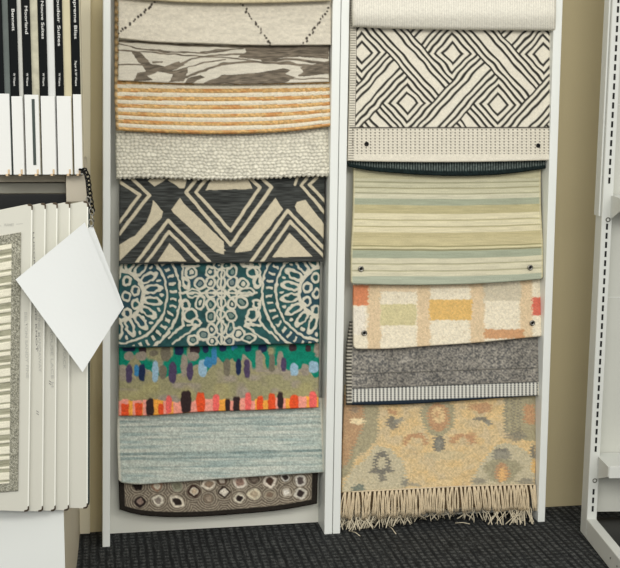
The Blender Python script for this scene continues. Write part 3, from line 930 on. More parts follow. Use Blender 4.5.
rug(p_heather, [(398, 117.5), (440, 117), (484, 118.5)], [(398, 322.5), (440, 324), (474, 325.5)], [(118, 482), (130, 484), (170, 482.5), (230, 478.5), (290, 474.5), (325, 472.5)], 398, [(398, -.040), (440, -.058), (484, -.074)], .008,
    'pale blue-grey heathered flatweave rug with fine horizontal streaks', GL, corner=2.5)
_pb = [(119.5, 509.5), (135, 514), (160, 516.8), (190, 517), (240, 514), (285, 509.5), (318, 503.5)]
rug(p_pebble, [(455, 117.5), (510, 119.5)], [(455, 318.5), (503, 317)], _pb, 455, [(455, -.036), (490, -.046), (517, -.054)], .010,
    'brown rug with pebble ovals and a dark border at the foot of the left rack', GL, vmode=lambda x, y, u, v: 1-(smooth_interp(_pb, x)-y)/62.0)

# right rack, from the top down
rug(p_ribbed, [(-60, 353), (10, 352.5), (28, 353)], [(-60, 555), (10, 556), (29, 555.5)], [(352, 26.5), (380, 28), (450, 29.6), (555, 30.5)], -60, [(-60, -.095), (0, -.112), (16, -.120), (30, -.104)], .014,
    'plain ivory finely ribbed rug hanging at the top of the right rack', GR, soft=.010)
r1 = rug(p_labyrinth, [(-60, 349), (60, 349.5), (161, 347.5)], [(-60, 553), (60, 551), (130, 552), (161, 554)], [(347, 161), (400, 162), (470, 162), (554, 160.2)], -60, [(-60, -.058), (40, -.074), (161, -.094)], .006,
         'ivory rug with black concentric diamond maze and dashed hem', GR, bands=[('field', 128.0), ('hem', None)])
grommet(366.6, 144, -.0935, r1, .0042, M_SLOT); grommet(538.2, 145.5, -.0935, r1, .0042, M_SLOT)
rug(p_darkrib, [(150, 347), (170, 348.5)], [(150, 552), (170, 551)], [(347, 166.5), (365, 170), (400, 173.5), (450, 176), (500, 174.5), (551, 168)], 146, [(146, -.054), (165, -.070), (176, -.076)], .010,
    'black and dark green ribbed rug showing as a thin strip under the maze rug', GR, soft=.006)
r3 = rug(p_stripes, [(156, 353.5), (220, 352.5), (250, 351), (284, 350.8)], [(156, 541), (215, 541.5), (245, 543.2), (279, 543)], [(350, 284), (400, 285), (470, 284), (520, 281), (543, 279)], 156, [(156, -.038), (230, -.068), (284, -.088)], .006,
         'beige and sage striped flatweave rug with two corner grommets', GR, corner=2.0)
grommet(361, 268.8, -.0855, r3); grommet(530.2, 267.5, -.0855, r3)
r4 = rug(p_plaid, [(268, 353.5), (320, 353), (349, 353.5)], [(268, 543), (310, 544), (337, 544.5)], [(353, 349), (380, 349.2), (430, 346), (480, 342.5), (520, 338.5), (544, 336)], 268, [(268, -.044), (310, -.066), (349, -.084)], .007,
         'cream rug with woven orange, red and yellow plaid patches', GR, corner=2.5)
grommet(364.3, 333, -.0815, r4); grommet(532.3, 323, -.0775, r4)
_gb = [(346.5, 405), (400, 404.5), (450, 401.5), (500, 398), (541, 395.5)]
rug(p_grey, [(322, 350), (345, 347), (405, 346.5)], [(322, 541.5), (395, 541.5)], _gb, 322, [(322, -.042), (365, -.060), (405, -.076)], .009,
    'grey heathered wool rug ending in a narrow black and white ribbed band', GR, bands=[('field', 384.5), ('end_band', None)])
r6 = rug(p_persian, [(385, 345), (440, 342.5), (493, 341.5)], [(385, 537.5), (440, 536.5), (485, 535)], [(341, 493), (400, 490), (450, 487.3), (535, 485)], 385, [(385, -.040), (440, -.058), (493, -.074)], .007,
         'faded sand-coloured oriental rug with flower motifs and knotted fringe', GR, bands=[('field', None)])
r7 = rug(p_rust, [(440, 341.5), (515, 341)], [(440, 532), (510, 530)], [(341, 515), (400, 513), (460, 509), (530, 506)], 440, [(440, -.030), (480, -.038), (515, -.048)], .006,
         'rug almost hidden behind the fringed oriental rug, showing a tangled fringe on the carpet', GR, bands=[('field', None)], samp=1.0)

# fringes
M_FR = paint('cotton_fringe', (214, 197, 166), 0.95, spec=0.1, var=0.12, scale=90, bump=0.4, bscale=500)
M_FR2 = paint('grey_cotton_fringe', (206, 196, 172), 0.95, spec=0.1, var=0.15, scale=90, bump=0.4, bscale=500)
rn = random.Random(3)
fr = MB()
x = 345.0
while x < 536:
    yt = float(smooth_interp([(341, 493), (400, 490), (450, 487.3), (535, 485)], np.array(x)))-0.5
    L = rn.uniform(24, 29) if x < 420 else rn.uniform(24, 27.5)
    lean = rn.uniform(-1.5, 2.5)+(3.0 if x > 460 else 0.0)*rn.uniform(.3, 1)-(4.5 if x < 372 else 0)*rn.random()
    for s in range(4):
        ox = (s-1.5)*0.85; pts = []; rad = []
        dep = rn.uniform(-.003, .003)
        bend = rn.uniform(-1.4, 1.4)
        for k in range(7):
            t = k/6
            spread = 1.1*abs(math.sin(t*2.2))
            pts.append(onY(x+ox*(0.35+spread)+lean*t+bend*math.sin(t*3.1), yt+L*t, -.0765-SHIFT+dep*t-0.008*math.sin(t*2.0)))
            rad.append(0.0021 if k else 0.0026)
        rad[-1] = .0014
        fr.tube(pts, rad, 5)
    x += rn.uniform(4.0, 4.6)
kn = []
pts = [onY(xx, float(smooth_interp([(341, 493), (400, 490), (450, 487.3), (535, 485)], np.array(float(xx))))-0.6, -.0775-SHIFT) for xx in np.linspace(352, 534, 60)]
fr.tube(pts, 0.0022, 6)
o = fr.build('fringe', M_FR, r6, recalc=False, origin=onY(440, 488, -.076)); o['label'] = 'knotted off-white fringe'

fr = MB()
for i in range(230):
    x = rn.uniform(341, 531)
    yt = float(np.interp(x, [341, 460, 530], [513, 508, 505]))
    if i % 3 == 0 and x > 420: x = rn.uniform(341, 410)
    dx = rn.uniform(-14, 14)
    top = onY(x, yt, -.050-SHIFT)
    fy = float(np.interp(x+dx, [340, 380, 420, 455, 470, 500, 530], [532, 529, 523, 519, 523, 526, 527]))-rn.uniform(0, 9)
    end = onZ(min(max(x+dx, 341), 531), fy, rn.uniform(0.004, 0.012))
    pts = []
    w1, w2 = rn.uniform(-.012, .012), rn.uniform(-.008, .008)
    for k in range(8):
        t = k/7
        p = top*(1-t)+end*t
        p = p+np.array([w1*math.sin(t*4.2), -0.006*math.sin(t*3.1)+w2*math.sin(t*6)*.6, -0.0*t+0.012*math.sin(t*math.pi)*rn.uniform(.2, 1)])
        p[2] = max(p[2], .003)
        pts.append(p)
    fr.tube(pts, rn.uniform(.0013, .0021), 5)
# one thick knotted tassel at the right end
for s in range(9):
    a = s*.7
    fr.tube([onY(521+math.cos(a)*1.2*(.4+t*1.6)+3.0*t, 508+22*t, -.085-.035*t+.004*math.sin(a)*t) for t in np.linspace(0, 1, 7)], [.003, .003, .003, .0034, .0036, .003, .002], 5)
for (a, b) in (((350, 531), (360, 536)), ((386, 524), (396, 534)), ((455, 523), (470, 524))):
    pa, pb = onZ(*a, .004), onZ(*b, .004)
    fr.tube([pa, (pa+pb)/2+np.array([.002, 0, .003]), pb], .0014, 5)
o = fr.build('fringe', M_FR2, r7, recalc=False, origin=onY(440, 512, -.05)); o['label'] = 'tangled off-white fringe resting on the carpet'

# ------------------------------------------------------------------ setting
m = MB(); m.box(-2.2, 3.2, -4.6, 0.1, -0.05, 0.0)
tag(m.build('floor', M_CARPET, origin=(0, 0, 0)), kind='structure')
m = MB(); m.box(-2.2, 3.2, 0.0, 0.1, -0.05, 3.0)
tag(m.build('wall_back', M_WALL), kind='structure')
xt = float(onY(91, 0, -.012)[0]); xb = float(onY(90, 530, -.012)[0])
m = MB(); m.hexa([(-2.2, -.012, 0), (xb, -.012, 0), (xb, 0, 0), (-2.2, 0, 0), (-2.2, -.012, 2.6), (xt+.02, -.012, 2.6), (xt+.02, 0, 2.6), (-2.2, 0, 2.6)])
tag(m.build('trim_1', M_WALL2, bevel=.002), kind='structure')

# ------------------------------------------------------------------ rug display racks
PF = -.128  # front of the posts


def rack(lo, hi, label):
    """lo / hi: ((x0,x1) at the foot, foot y, (x0,x1) at the picture top)"""
    tops = []
    root = empty('display_rack', Vector((float((onY(lo[0][0], lo[1], PF)[0]+onY(hi[0][1], hi[1], PF)[0])/2), -.06, 0)))
    tag(root, label, 'display rack', 'white rug display racks')
    ends = []
    for (bx, by, tx) in (lo, hi):
        a0, a1 = onY(bx[0], by, PF), onY(bx[1], by, PF); b0, b1 = onY(tx[0], 0, PF), onY(tx[1], 0, PF)
        k = (1.85)/(b0[2]-a0[2])
        c0, c1 = a0+(b0-a0)*k, a1+(b1-a1)*k
        m = MB()
        m.hexa([(a0[0], PF, 0), (a1[0], PF, 0), (a1[0], -.004, 0), (a0[0], -.004, 0), (c0[0], PF, 1.85), (c1[0], PF, 1.85), (c1[0], -.004, 1.85), (c0[0], -.004, 1.85)])
        m.build('post', M_WHITE, root, bevel=.002, origin=((a0[0]+a1[0])/2, -.06, 0))
        ends.append(((a0[0], a1[0]), (c0[0], c1[0])))
    (la, lc), (ra, rc) = ends
    m = MB()
    yb0, yb1 = -.026, -.006
    e = -.0005
    m.hexa([(la[1]+e, yb0, .002), (ra[0]-e, yb0, .002), (ra[0]-e, yb1, .002), (la[1]+e, yb1, .002), (lc[1]+e, yb0, 1.85), (rc[0]-e, yb0, 1.85), (rc[0]-e, yb1, 1.85), (lc[1]+e, yb1, 1.85)])
    m.build('back_board', M_BOARD, root, origin=((la[1]+ra[0])/2, -.016, 0))
    return root


rack(((102.4, 110), 546, (103.2, 110.6)), ((324.3, 332.2), 533, (332.8, 341.0)), 'white rack frame holding the ten left-hand rugs beside the sample boards')
rack(((332.8, 340.2), 533, (341.6, 349.6)), ((538, 545), 520, (554.5, 563)), 'white rack frame holding the right-hand rugs next to bare tan wall')

# ------------------------------------------------------------------ gondola shelving at the right
B0 = onZ(580, 531); B1 = onZ(608.7, 568)
d = B1-B0; d[2] = 0; d /= np.linalg.norm(d)          # towards the viewer
sx = np.array([-d[1], d[0], 0.0])                     # along the shelf, to the right
if sx[0] < 0: sx = -sx
GM = Matrix.Identity(4)
for i in range(3):
    GM[i][0] = sx[i]; GM[i][1] = -d[i]; GM[i][2] = (0, 0, 1)[i]; GM[i][3] = B0[i]
groot = empty('shelving_unit', Vector(B0)); tag(groot, 'pale grey steel shelving unit with slotted upright and black base deck', 'shelving unit')
W = 0.95; UW = .031; UD = .062
# local x along shelf, local y depth (negative = nearer), z up
m = MB(); m.box(0, UW, -UD, 0, 0, 2.1, mat=GM)
up = m.build('upright', M_GREY, groot, bevel=.003, origin=B0)
# slots
zz = 0.094
slots = []
while zz < 1.68:
    if not (0.170 < zz < 0.262 or 0.975 < zz < 1.062): slots.append(zz)
    zz += 0.0268
for z in slots:
    m = MB(); m.box(.0135, .0195, -UD-.0008, -UD+.004, z-.0088, z+.0088, mat=GM)
    m.build('slot', M_SLOT, up, origin=GM @ Vector((.016, -UD, z)))
for z in (0.183, 0.972):
    c = GM @ Vector((.0185, -UD-.001, z)); m = MB()
    m.tube([c+GM.to_3x3() @ Vector((math.cos(a)*.0058, 0, math.sin(a)*.0058)) for a in np.linspace(0, 2*math.pi, 15)[:-1]], .0017, 6, True)
    m.build('screw', M_DKSTEEL, up, origin=c)
m = MB(); m.box(UW, W, -.022, -.004, 0.07, 2.1, mat=GM)
m.box(UW, W, -.0235, -.0215, 0.735, 0.7375, mi=1, mat=GM); m.box(UW, W, -.0235, -.0215, 1.30, 1.3025, mi=1, mat=GM)
m.build('back_panel', [M_GREY2, M_GREY], groot, origin=GM @ Vector((.4, 0, .07)))
# side cover wider upper part
m = MB(); m.box(-.006, -.0005, -UD+.012, -.004, 0.98, 2.1, mat=GM)
m.build('side_cover', M_GREY, groot, bevel=.001, origin=GM @ Vector((-.004, -.03, 1)))
# base foot and deck
FD = .44
m = MB()
m.prism([GM @ Vector(p) for p in ((0, -UD, 0), (0, -UD, .062), (0, -FD, .062), (0, -FD, 0))], GM.to_3x3() @ Vector((.030, 0, 0)))
ft = m.build('base_foot', M_GREY, groot, bevel=.003, origin=GM @ Vector((0, -.2, 0)))
for yy in (-.30, -.36):
    m = MB(); c = GM @ Vector((-.0004, yy, .035)); m.tube([c, c-GM.to_3x3() @ Vector((.0012, 0, 0))], .003, 8); m.build('screw', M_DKSTEEL, ft, origin=c)
m = MB(); m.box(.031, W, -FD+.005, -.024, .030, .052, mat=GM); m.box(.031, W, -FD+.004, -FD+.02, 0, .030, mat=GM)
dk = m.build('base_deck', M_BLACK, groot, bevel=.002, origin=GM @ Vector((.4, -.2, .05)))
m = MB(); c = GM @ Vector((.10, -.17, .052)); m.tube([c, c+Vector((0, 0, .002))], .006, 10); m.build('screw', M_STEEL, dk, origin=c)


def gshelf(z, depth, label):
    r = empty('shelf', Vector(GM @ Vector((.4, -.06, z)))); r.parent = groot; r.location = Vector(GM @ Vector((.4, -.06, z)))-Vector(B0)
    m = MB(); m.box(UW-.004, W, -UD-depth, -.024, z-.006, z, mat=GM)
    m.box(UW-.004, W, -UD-depth-.004, -UD-depth, z-.034, z+.002, mat=GM)
    m.build('shelf_tray', M_GREY, r, bevel=.0015, origin=GM @ Vector((.4, -.1, z)))
    m = MB()
    m.prism([GM @ Vector(p) for p in ((UW-.006, -UD, z), (UW-.006, -UD-depth, z), (UW-.006, -UD-depth, z-.03), (UW-.006, -UD, z-.07))], GM.to_3x3() @ Vector((.0025, 0, 0)))
    m.build('bracket', M_GREY, r, origin=GM @ Vector((UW, -.1, z)))


gshelf(0.258, .10, 'low shelf'); gshelf(1.042, .10, 'shelf')

# ------------------------------------------------------------------ left shelving unit
YF = -.80
XR = float(onZ(80, 533)[0])                 # right side of the base at the wall
SX = float(onY(64.5, 545, YF)[0])           # ... and at its front
lroot = empty('sample_shelf', Vector((SX-.35, YF/2, 0))); tag(lroot, 'cream and white shelving cabinet carrying spine books above and sample boards below', 'cabinet')
m = MB()
m.hexa([(SX-.9, YF+.004, 0), (SX, YF+.004, 0), (XR, -.014, 0), (SX-.9, -.014, 0), (SX-.9, YF+.004, .46), (SX, YF+.004, .46), (XR, -.014, .46), (SX-.9, -.014, .46)])
bs = m.build('cabinet_base', M_PLINTHS, lroot, bevel=.002, origin=(SX-.4, YF/2, 0))
m = MB(); m.box(SX-.9, SX, YF, YF+.0038, 0, .46)
m.build('front_panel', M_PLINTH, bs, origin=(SX-.4, YF, .2))
YB = YF+.06      # plane of the shelf bracket
zt = float(onY(70, 175.5, YB)[2]); zb = float(onY(70, 202, YB)[2])
xa, xm = float(onY(66, 190, YB)[0]), float(onY(86.3, 190, YB)[0])
m = MB(); m.box(xa, xm, YB, -.014, zb, zt)
m.build('end_bracket', M_BEIGE, lroot, bevel=.002, origin=((xa+xm)/2, YB/2, zt))
m = MB(); m.box(xa-.75, xa-.001, YB+.03, -.014, zt-.017, zt-.001)
m.build('shelf', M_STEEL_SHADED, lroot, bevel=.001, origin=(xa-.3, YB/2, zt))
m = MB(); m.box(xa-.75, xa-.001, YB+.05, YB+.07, zb+.016, zt-.020)
m.build('rail', M_RAIL, lroot, bevel=.001, origin=(xa-.3, YB+.06, zb))
m = MB(); m.box(xa-.75, xa-.001, YB+.035, YB+.05, zb-.03, zb+.015)
m.build('shelf_shade', M_BLACK, lroot, bevel=.001, origin=(xa-.3, YB+.04, zb))  # added black strip standing in for the shade under the shelf
m = MB(); m.box(xa-.75, xa-.001, -.06, -.014, .462, 1.75)
m.build('back_panel', M_STEEL_SHADED, lroot, origin=(xa-.3, -.03, .4))

# ------------------------------------------------------------------ pattern books on the shelf
M_PG = [paint('page_block', c, 0.7, var=v, scale=s) for c, v, s in (((96, 104, 100), .1, 30), ((196, 196, 188), .03, 20), ((186, 182, 160), .16, 60), ((212, 214, 210), .02, 20), ((198, 190, 158), .04, 20), ((190, 184, 160), .03, 20))]
BK = [(-9.5, 4.3, 10.6, 'Linden Park', (-28, 27), 'leftmost pattern book, cut by the photo edge, with black spine and dark cover'),
      (11, 19, 23.6, 'Bennett', (9, 31), 'pattern book with short spine title Bennett and white foot label'),
      (24, 32, 39.8, 'Moorland', (6, 34), 'pattern book titled Moorland with mottled beige cover side'),
      (40.3, 48, 55.8, 'Nouve Suites', (1, 39), 'pattern book titled Nouve Suites with plain pale grey cover side'),
      (56.2, 64, 72.2, 'Boudoir Suites', (-6, 46), 'pattern book titled Boudoir Suites with yellowed cover side'),
      (72.6, 80.6, 82.0, 'Supreme Bliss', (-6, 39), 'last pattern book on the shelf, titled Supreme Bliss, beside the wall')]
YK = YF+.03
zfoot = float(onY(40, 173.5, YK)[2]); zlab = float(onY(40, 95, YK)[2])
for i, (x0, x1, x2, title, (ty0, ty1), lab) in enumerate(BK):
    X0, X1, X2 = (float(onY(q, 90, YK)[0]) for q in (x0, x1, x2))
    zf = zt+.0005; ztop = zf+.56
    r = empty('pattern_book', Vector(((X0+X2)/2, YK+.2, zf))); tag(r, lab, 'book', 'pattern books on the upper shelf')
    m = MB(); m.box(X0+.0004, X2-.0006, YK+.006, YK+.42, zf+.003, ztop-.004)
    m.build('page_block', M_PG[i], r, bevel=.0015, origin=((X0+X2)/2, YK+.2, zf))
    m = MB(); m.box(X0, X1, YK, YK+.006, zf+.003, ztop)
    sp = m.build('spine', M_SPINE, r, bevel=.0012, origin=((X0+X1)/2, YK, zf)); sp['label'] = 'black spine with white lettering'
    m = MB(); m.box(X0+.0003, X2-.003 if i < 5 else X1+.001, YK-.0022, YK-.0002, zf+.004, zlab+random.uniform(-.004, .004))
    m.build('foot_label', M_LABELW, r, bevel=.0008, origin=((X0+X1)/2, YK, zf))
    m = MB(); xx = X2-.008
    m.box(xx-.008, xx+.001, YK-.0042, YK-.0022, zf+.001, zf+.006); m.box(xx-.003, xx+.001, YK-.0042, YK-.0022, zf+.001, zf+.016)
    m.build('corner_tab', M_TAN, r, bevel=.0006, origin=(xx, YK, zf))
    za, zc = float(onY(x0+4, ty0, YK)[2]), float(onY(x0+4, ty1, YK)[2])
    w = X1-X0
    text_mesh('title_lettering', title, ((X0+X1)/2-w*.14, YK-.0004, za), (0, 0, -1), (1, 0, 0), w*.38, za-zc, M_INKW, sp, (0, -1, 0))
    sa = 61 if i == 5 else 73
    za, zc = float(onY(x0+4, sa, YK)[2]), float(onY(x0+4, 86, YK)[2])
    text_mesh('maker_lettering', 'Paper & W Weave' if i == 5 else 'W Weave', ((X0+X1)/2-w*.16, YK-.0004, za), (0, 0, -1), (1, 0, 0), w*.26, za-zc, M_INKW, sp, (0, -1, 0))
    if i == 2:
        m = MB(); XA, XB = float(onY(32.2, 120, YK)[0]), float(onY(35.2, 120, YK)[0])
        m.box(XA, XB, YK-.0034, YK-.0024, float(onY(33, 165, YK)[2]), float(onY(33, 99, YK)[2]))
        o = m.build('ribbon', M_TEAL, r, bevel=.0004, origin=((XA+XB)/2, YK, zf+.1)); o['label'] = 'narrow teal strip on the label'

# ------------------------------------------------------------------ sample boards
YS = YF-.05
TH = math.radians(-5)
ang = Vector((math.cos(TH), -math.sin(TH), 0))       # along the board, towards its right edge (nearer)
nrm = Vector((-math.sin(TH), -math.cos(TH), 0))      # facing the viewer
SB = [(30.8, 204.5, 511, 'front sample board with a striped woven swatch on its face', 'BELTON SANDY FINE', (26.2, 312, 378)),
      (44.3, 203.5, 511, 'second sample board, printed name beside the swatch board', 'CUTTING MANDAWAY', (38.8, 300, 372)),
      (56.4, 203, 510.5, 'third sample board, with a long widely spaced printed name', 'PEARL HOUSE LACE H', (51, 300, 387)),
      (69.2, 202.5, 510, 'fourth sample board, with a short printed name', 'HAYSACK', (64.5, 338, 369)),
      (87.6, 201.5, 508, 'rearmost sample board with dark teal backing edge, nearest the wall', '', None)]
for i, (px, yt, yb, lab, txt, tp) in enumerate(SB):
    Yr = YS+.011*i
    P1 = Vector(onY(px+1.6-.3*i, yt, Yr)); P0 = Vector(onY(px-2.2+.55*i, yb, Yr)); EV = (P1-P0)/(P1.z-P0.z)
    Hh = P1.z-P0.z; Wd = .40; t = .0055; rad = .012
    r = empty('sample_board', P0-ang*.2); tag(r, lab, 'sample board', 'sample boards hanging under the shelf')

    def L(u, z, n=0.0): return P0-ang*u+EV*z+nrm*n
    def arc(cu, cz, a0, a1): return [(cu+rad*math.cos(math.radians(a)), cz+rad*math.sin(math.radians(a))) for a in np.linspace(a0, a1, 6)]
    pl = [(Wd, .05)]+[(-(q[0]), q[1]) for q in arc(-rad, rad, -90, 0)]+[(-(q[0]), q[1]) for q in arc(-rad, Hh-rad, 0, 90)]+[(Wd, Hh-.075)]
    m = MB(); m.prism([L(u, z, 0) for u, z in pl], -nrm*t)
    pn = m.build('panel', M_PANELW, r, bevel=.0006, origin=P0)
    # bright edge strip
    m = MB(); m.prism([L(u, z, 0) for u, z in ((-.0003, rad), (-.0003, Hh-rad), (.0025, Hh-rad), (.0025, rad))], nrm*.0008); m.build('edge_strip', M_EDGE, pn, origin=P0)
    if i == 4:
        m = MB(); m.prism([L(u-.0055, z, -t-.001) for u, z in pl], -nrm*.006); o = m.build('backing', M_TEAL, r, bevel=.0006, origin=P0); o['label'] = 'dark teal backing'
    for zz, sg in ((0, 1), (Hh, -1)):
        m = MB()
        m.prism([L(u, zz+sg*z, .0004) for u, z in ((.010, -.001), (.003, -.001), (-.0010, .003), (-.0010, .012), (.002, .012), (.0025, .004), (.010, .0025))], -nrm*(t+.0012)+nrm*.0012)
        m.build('corner_clip', M_CLIP, r, origin=L(0, zz))
    if tp:
        k, ya, yc = tp
        du = (px-k)/ (FPX/2.78)/math.cos(TH)
        za = float(onY(k, ya, Yr)[2])-P0.z; zc = float(onY(k, yc, Yr)[2])-P0.z
        text_mesh('name_lettering', txt, L(du+.004, za, .0004), (0, 0, -1), ang, .0058, za-zc, M_INKG, pn, nrm)
    if i == 1:
        text_mesh('edge_lettering', 'LUXOR FINE HAND KNOT', L(.0270, float(onY(32, 232, Yr)[2])-P0.z, .0004), (0, 0, -1), ang, .0032, .27, M_INKD, pn, nrm)
        text_mesh('mark_lettering', '//', L(.016, float(onY(37, 410, Yr)[2])-P0.z, .0004), (0, 0, -1), ang, .005, .012, M_INKD, pn, nrm)
    if i == 2:
        text_mesh('mark_lettering', '//', L(.016, float(onY(49, 380, Yr)[2])-P0.z, .0004), (0, 0, -1), ang, .005, .012, M_INKD, pn, nrm)
    if i == 4:
        m = MB(); n = 60; z0, z1 = float(onY(71, 490, Yr)[2])-P0.z, float(onY(71, 340, Yr)[2])-P0.z
        pts = [L(.043, z0, .0003)]
        for k in range(n): pts += [L(.036+(.003 if k % 2 else 0), z0+(z1-z0)*k/n, .0003)]
        pts += [L(.043, z1, .0003)]
        m.prism(pts, nrm*.001); m.build('swatch', paint('pinked_swatch', (206, 205, 194), .9), r, origin=L(.04, z0))
    if i == 0:
        # striped woven swatch with heathered border
        xr = 20.5; ytp, ybt = 232.0, 490.0
        du = (px-xr)/(FPX/2.78)/math.cos(TH)
        zT = float(onY(xr, ytp, Yr)[2])-P0.z; zB = float(onY(xr, ybt, Yr)[2])-P0.z
        nr, nc = 340, 150
        uu = np.linspace(.24, du, nc)[None, :].repeat(nr, 0); zz = np.linspace(zT, zB, nr)[:, None].repeat(nc, 1)
        PX = 200*(uu-du); PY = (zT-zz)*430
        e = np.minimum(np.minimum(PY, (zT-zB)*430-PY), (uu-du)*430)
        sp = vnoise(uu*700, zz*700, 201)
        c = base(uu, (150, 148, 132)); c = mixc(c, (98, 98, 88), np.clip((sp-.5)*3, 0, .8)); c = mixc(c, (200, 198, 182), np.clip((.4-sp)*3, 0, .8))
        ph = (PY/26.0) % 1
        white = ((ph < .28) | ((ph > .36) & (ph < .52)) | ((ph > .76) & (ph < .86)))
        inner = e > 8.5
        hs = np.clip(vnoise(uu*60, zz*900, 202), 0, 1)
        sc = base(uu, (166, 164, 142)); sc = mixc(sc, (124, 122, 104), np.clip((hs-.5)*2, 0, .7))
        sc = np.where(white[..., None], mul(base(uu, (228, 224, 204)), .95+.08*hs), sc)
        c = np.where(inner[..., None], sc, c)
        p0 = np.array(P0); a_ = np.array(ang); n_ = np.array(nrm)
        hgt = .0032+.0012*sp*(~inner)+.0016*(white & inner)
        pt = p0-uu[..., None]*a_+(zz*(1-.0*uu)-(uu-du)*.16*(zz-zB)/(zT-zB))[..., None]*np.array(EV)+hgt[..., None]*n_
        o = grid_mesh('swatch', pt, lin(np.clip(c, 0, 255)), .0030, r, np.array(L(du, zB, 0))); o['label'] = 'striped woven swatch with grey heathered border'
        text_mesh('caption_lettering', 'PLANET', L(du+.035, zT+.014, .0004), ang, (0, 0, 1), .006, .02, M_INKG, pn, nrm)
        m = MB(); m.prism([L(u, z, .0003) for u, z in ((du-.004, zT+.0185), (du-.004, zT+.0195), (du+.010, zT+.0185), (du+.010, zT+.0175))], nrm*.0003)
        m.prism([L(u, z, .0003) for u, z in ((du+.042, zT+.0145), (du+.042, zT+.0155), (du+.2, zT+.0085), (du+.2, zT+.0075))], nrm*.0003); m.build('rule_line', M_INKG, pn, origin=L(du, zT))

# ------------------------------------------------------------------ hanging card and chain
yc = YS-.035


def card(pts4, bend, t, off):
    n = 14; a, b, c, dd = [np.array(p) for p in pts4]   # left, top, right, bottom
    vs = []; fs = []
    for i in range(n+1):
        for j in range(n+1):
            s, q = i/n, j/n
            p = a*(1-s)*(1-q)+b*s*(1-q)+c*s*q+dd*(1-s)*q
            p = p+np.array([0, 1, 0])*(bend*math.sin(math.pi*(s*.5+q*.5)))
            vs.append(p)
    N1 = (n+1)**2
    vs += [p+np.array([0, t, 0]) for p in vs]
    I = lambda i, j: i*(n+1)+j
    for i in range(n):
        for j in range(n):
            fs.append((I(i, j), I(i+1, j), I(i+1, j+1), I(i, j+1))); fs.append((N1+I(i, j), N1+I(i, j+1), N1+I(i+1, j+1), N1+I(i+1, j)))
    for i in range(n):
        for (p, q) in ((I(i, 0), I(i+1, 0)), (I(i, n), I(i+1, n)), (I(0, i), I(0, i+1)), (I(n, i), I(n, i+1))):
            fs.append((p, q, N1+q, N1+p))
    m = MB(); m.add(vs, fs, 0, False); return m


croot = empty('hanging_card', Vector(onY(84.6, 222, yc))); tag(croot, 'blank white folded card hung by one corner over the sample boards', 'card')
f4 = [onY(15.6, 279.5, yc-.01), onY(84.8, 222.0, yc+.005), onY(121.5, 309.5, yc+.055), onY(82.6, 371.5, yc+.02)]
card(f4, -.006, .0012, 0).build('front_leaf', M_CARD, croot, origin=f4[1])
b4 = [onY(22, 281, yc+.010), onY(92.5, 224.5, yc+.018), onY(124.0, 307.0, yc+.066), onY(84.5, 366, yc+.038)]
card(b4, -.004, .0012, 0).build('rear_leaf', M_CARD, croot, origin=b4[1])

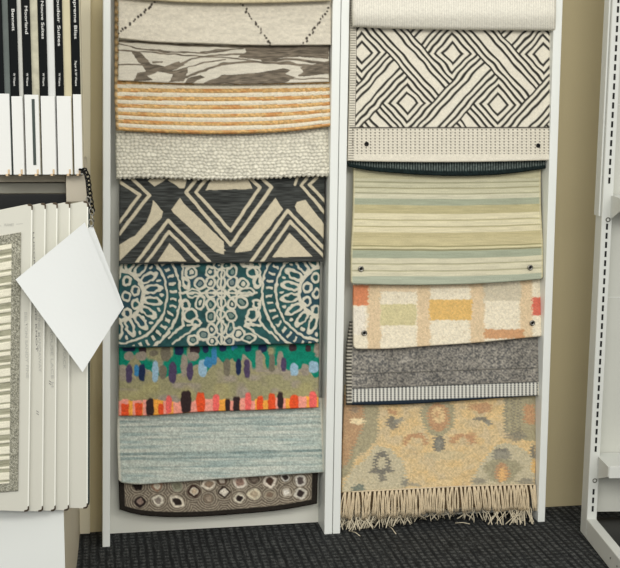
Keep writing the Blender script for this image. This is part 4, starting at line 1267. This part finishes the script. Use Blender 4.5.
# chain: a twisted black chain looped over the bracket's corner down to the card
m = MB()
path = [onY(px, py, yy) for px, py, yy in ((80.5, 173.5, YK+.02), (81.5, 169.5, YK-.012), (85.0, 170, YK-.02), (87.2, 174, YK-.022), (88.6, 180, YK-.022), (89.4, 188, YK-.022), (90.4, 196, YK-.024), (91.6, 204, YK-.026), (93.0, 212, YK-.028))]
path = np.array(path)
seg = np.linalg.norm(np.diff(path, axis=0), axis=1); cum = np.r_[0, np.cumsum(seg)]
n = 15
for i in range(n):
    s = cum[-1]*(i+.5)/n
    c = Vector([np.interp(s, cum, path[:, k]) for k in range(3)]); c2 = Vector([np.interp(min(s+.004, cum[-1]), cum, path[:, k]) for k in range(3)]); c1 = Vector([np.interp(max(s-.004, 0), cum, path[:, k]) for k in range(3)])
    tdir = (c2-c1).normalized()
    sd = tdir.cross(Vector((0, 1, 0))).normalized(); nn = sd.cross(tdir)
    w = (sd*.8+nn*.6) if i % 2 == 0 else (sd*.6-nn*.8)
    m.tube([c+tdir*math.cos(a)*.0062+w*math.sin(a)*.0052 for a in np.linspace(0, 2*math.pi, 13)[:-1]], .0017, 6, True)
    if i > 2: m.tube([c+sd*(-.006)+tdir*math.cos(a)*.006+nn*math.sin(a)*.004 for a in np.linspace(0, 2*math.pi, 11)[:-1]], .0014, 6, True)
chn = m.build('chain', M_CHAIN, origin=path[1], recalc=False); tag(chn, 'short black link chain dangling from the bracket corner by the white card', 'chain')
for k, (px, py, yy) in enumerate(((88.6, 200, YK-.03), (90.2, 206, YK-.034), (91.6, 212, YK-.036), (92.6, 218, YK-.04), (91.0, 223, yc+.012))):
    m = MB(); c = Vector(onY(px, py, yy)); s_ = Vector((.35, 0, -1)).normalized(); w = Vector((1, 0, .35)).normalized() if k % 2 == 0 else Vector((0, 1, 0))
    m.tube([c+s_*math.cos(a)*.008+w*math.sin(a)*.0045 for a in np.linspace(0, 2*math.pi, 13)[:-1]], .0015, 6, True)
    o = m.build('ring', M_STEEL, chn, origin=c, recalc=False); o['label'] = 'pale steel link'

# ------------------------------------------------------------------ light
w = bpy.data.worlds.new('shop_ambient'); S.world = w; w.use_nodes = True
bg = w.node_tree.nodes['Background']; bg.inputs['Color'].default_value = (1.0, 0.985, 0.95, 1); bg.inputs['Strength'].default_value = 0.72


def area(name, loc, target, sx, sy, power, col=(1, .98, .93)):
    l = bpy.data.lights.new(name, 'AREA'); l.shape = 'RECTANGLE'; l.size = sx; l.size_y = sy; l.energy = power; l.color = col
    o = bpy.data.objects.new(name, l); COL.objects.link(o); o.location = loc
    o.rotation_euler = (Vector(target)-Vector(loc)).to_track_quat('-Z', 'Y').to_euler(); return o


area('ceiling_light', (-1.6, -4.6, 3.3), (0.2, 0, 0.5), 2.4, 0.8, 55)
area('ceiling_light', (1.8, -4.8, 3.3), (0.8, 0, 0.5), 2.4, 0.8, 50)
area('ceiling_light', (0.3, -7.5, 3.3), (0.5, 0, 0.4), 3.0, 1.2, 110)

S.view_settings.view_transform = 'Standard'; S.view_settings.look = 'None'
S.view_settings.exposure = 0.14; S.view_settings.gamma = 1.0; S.view_settings.use_curve_mapping = False
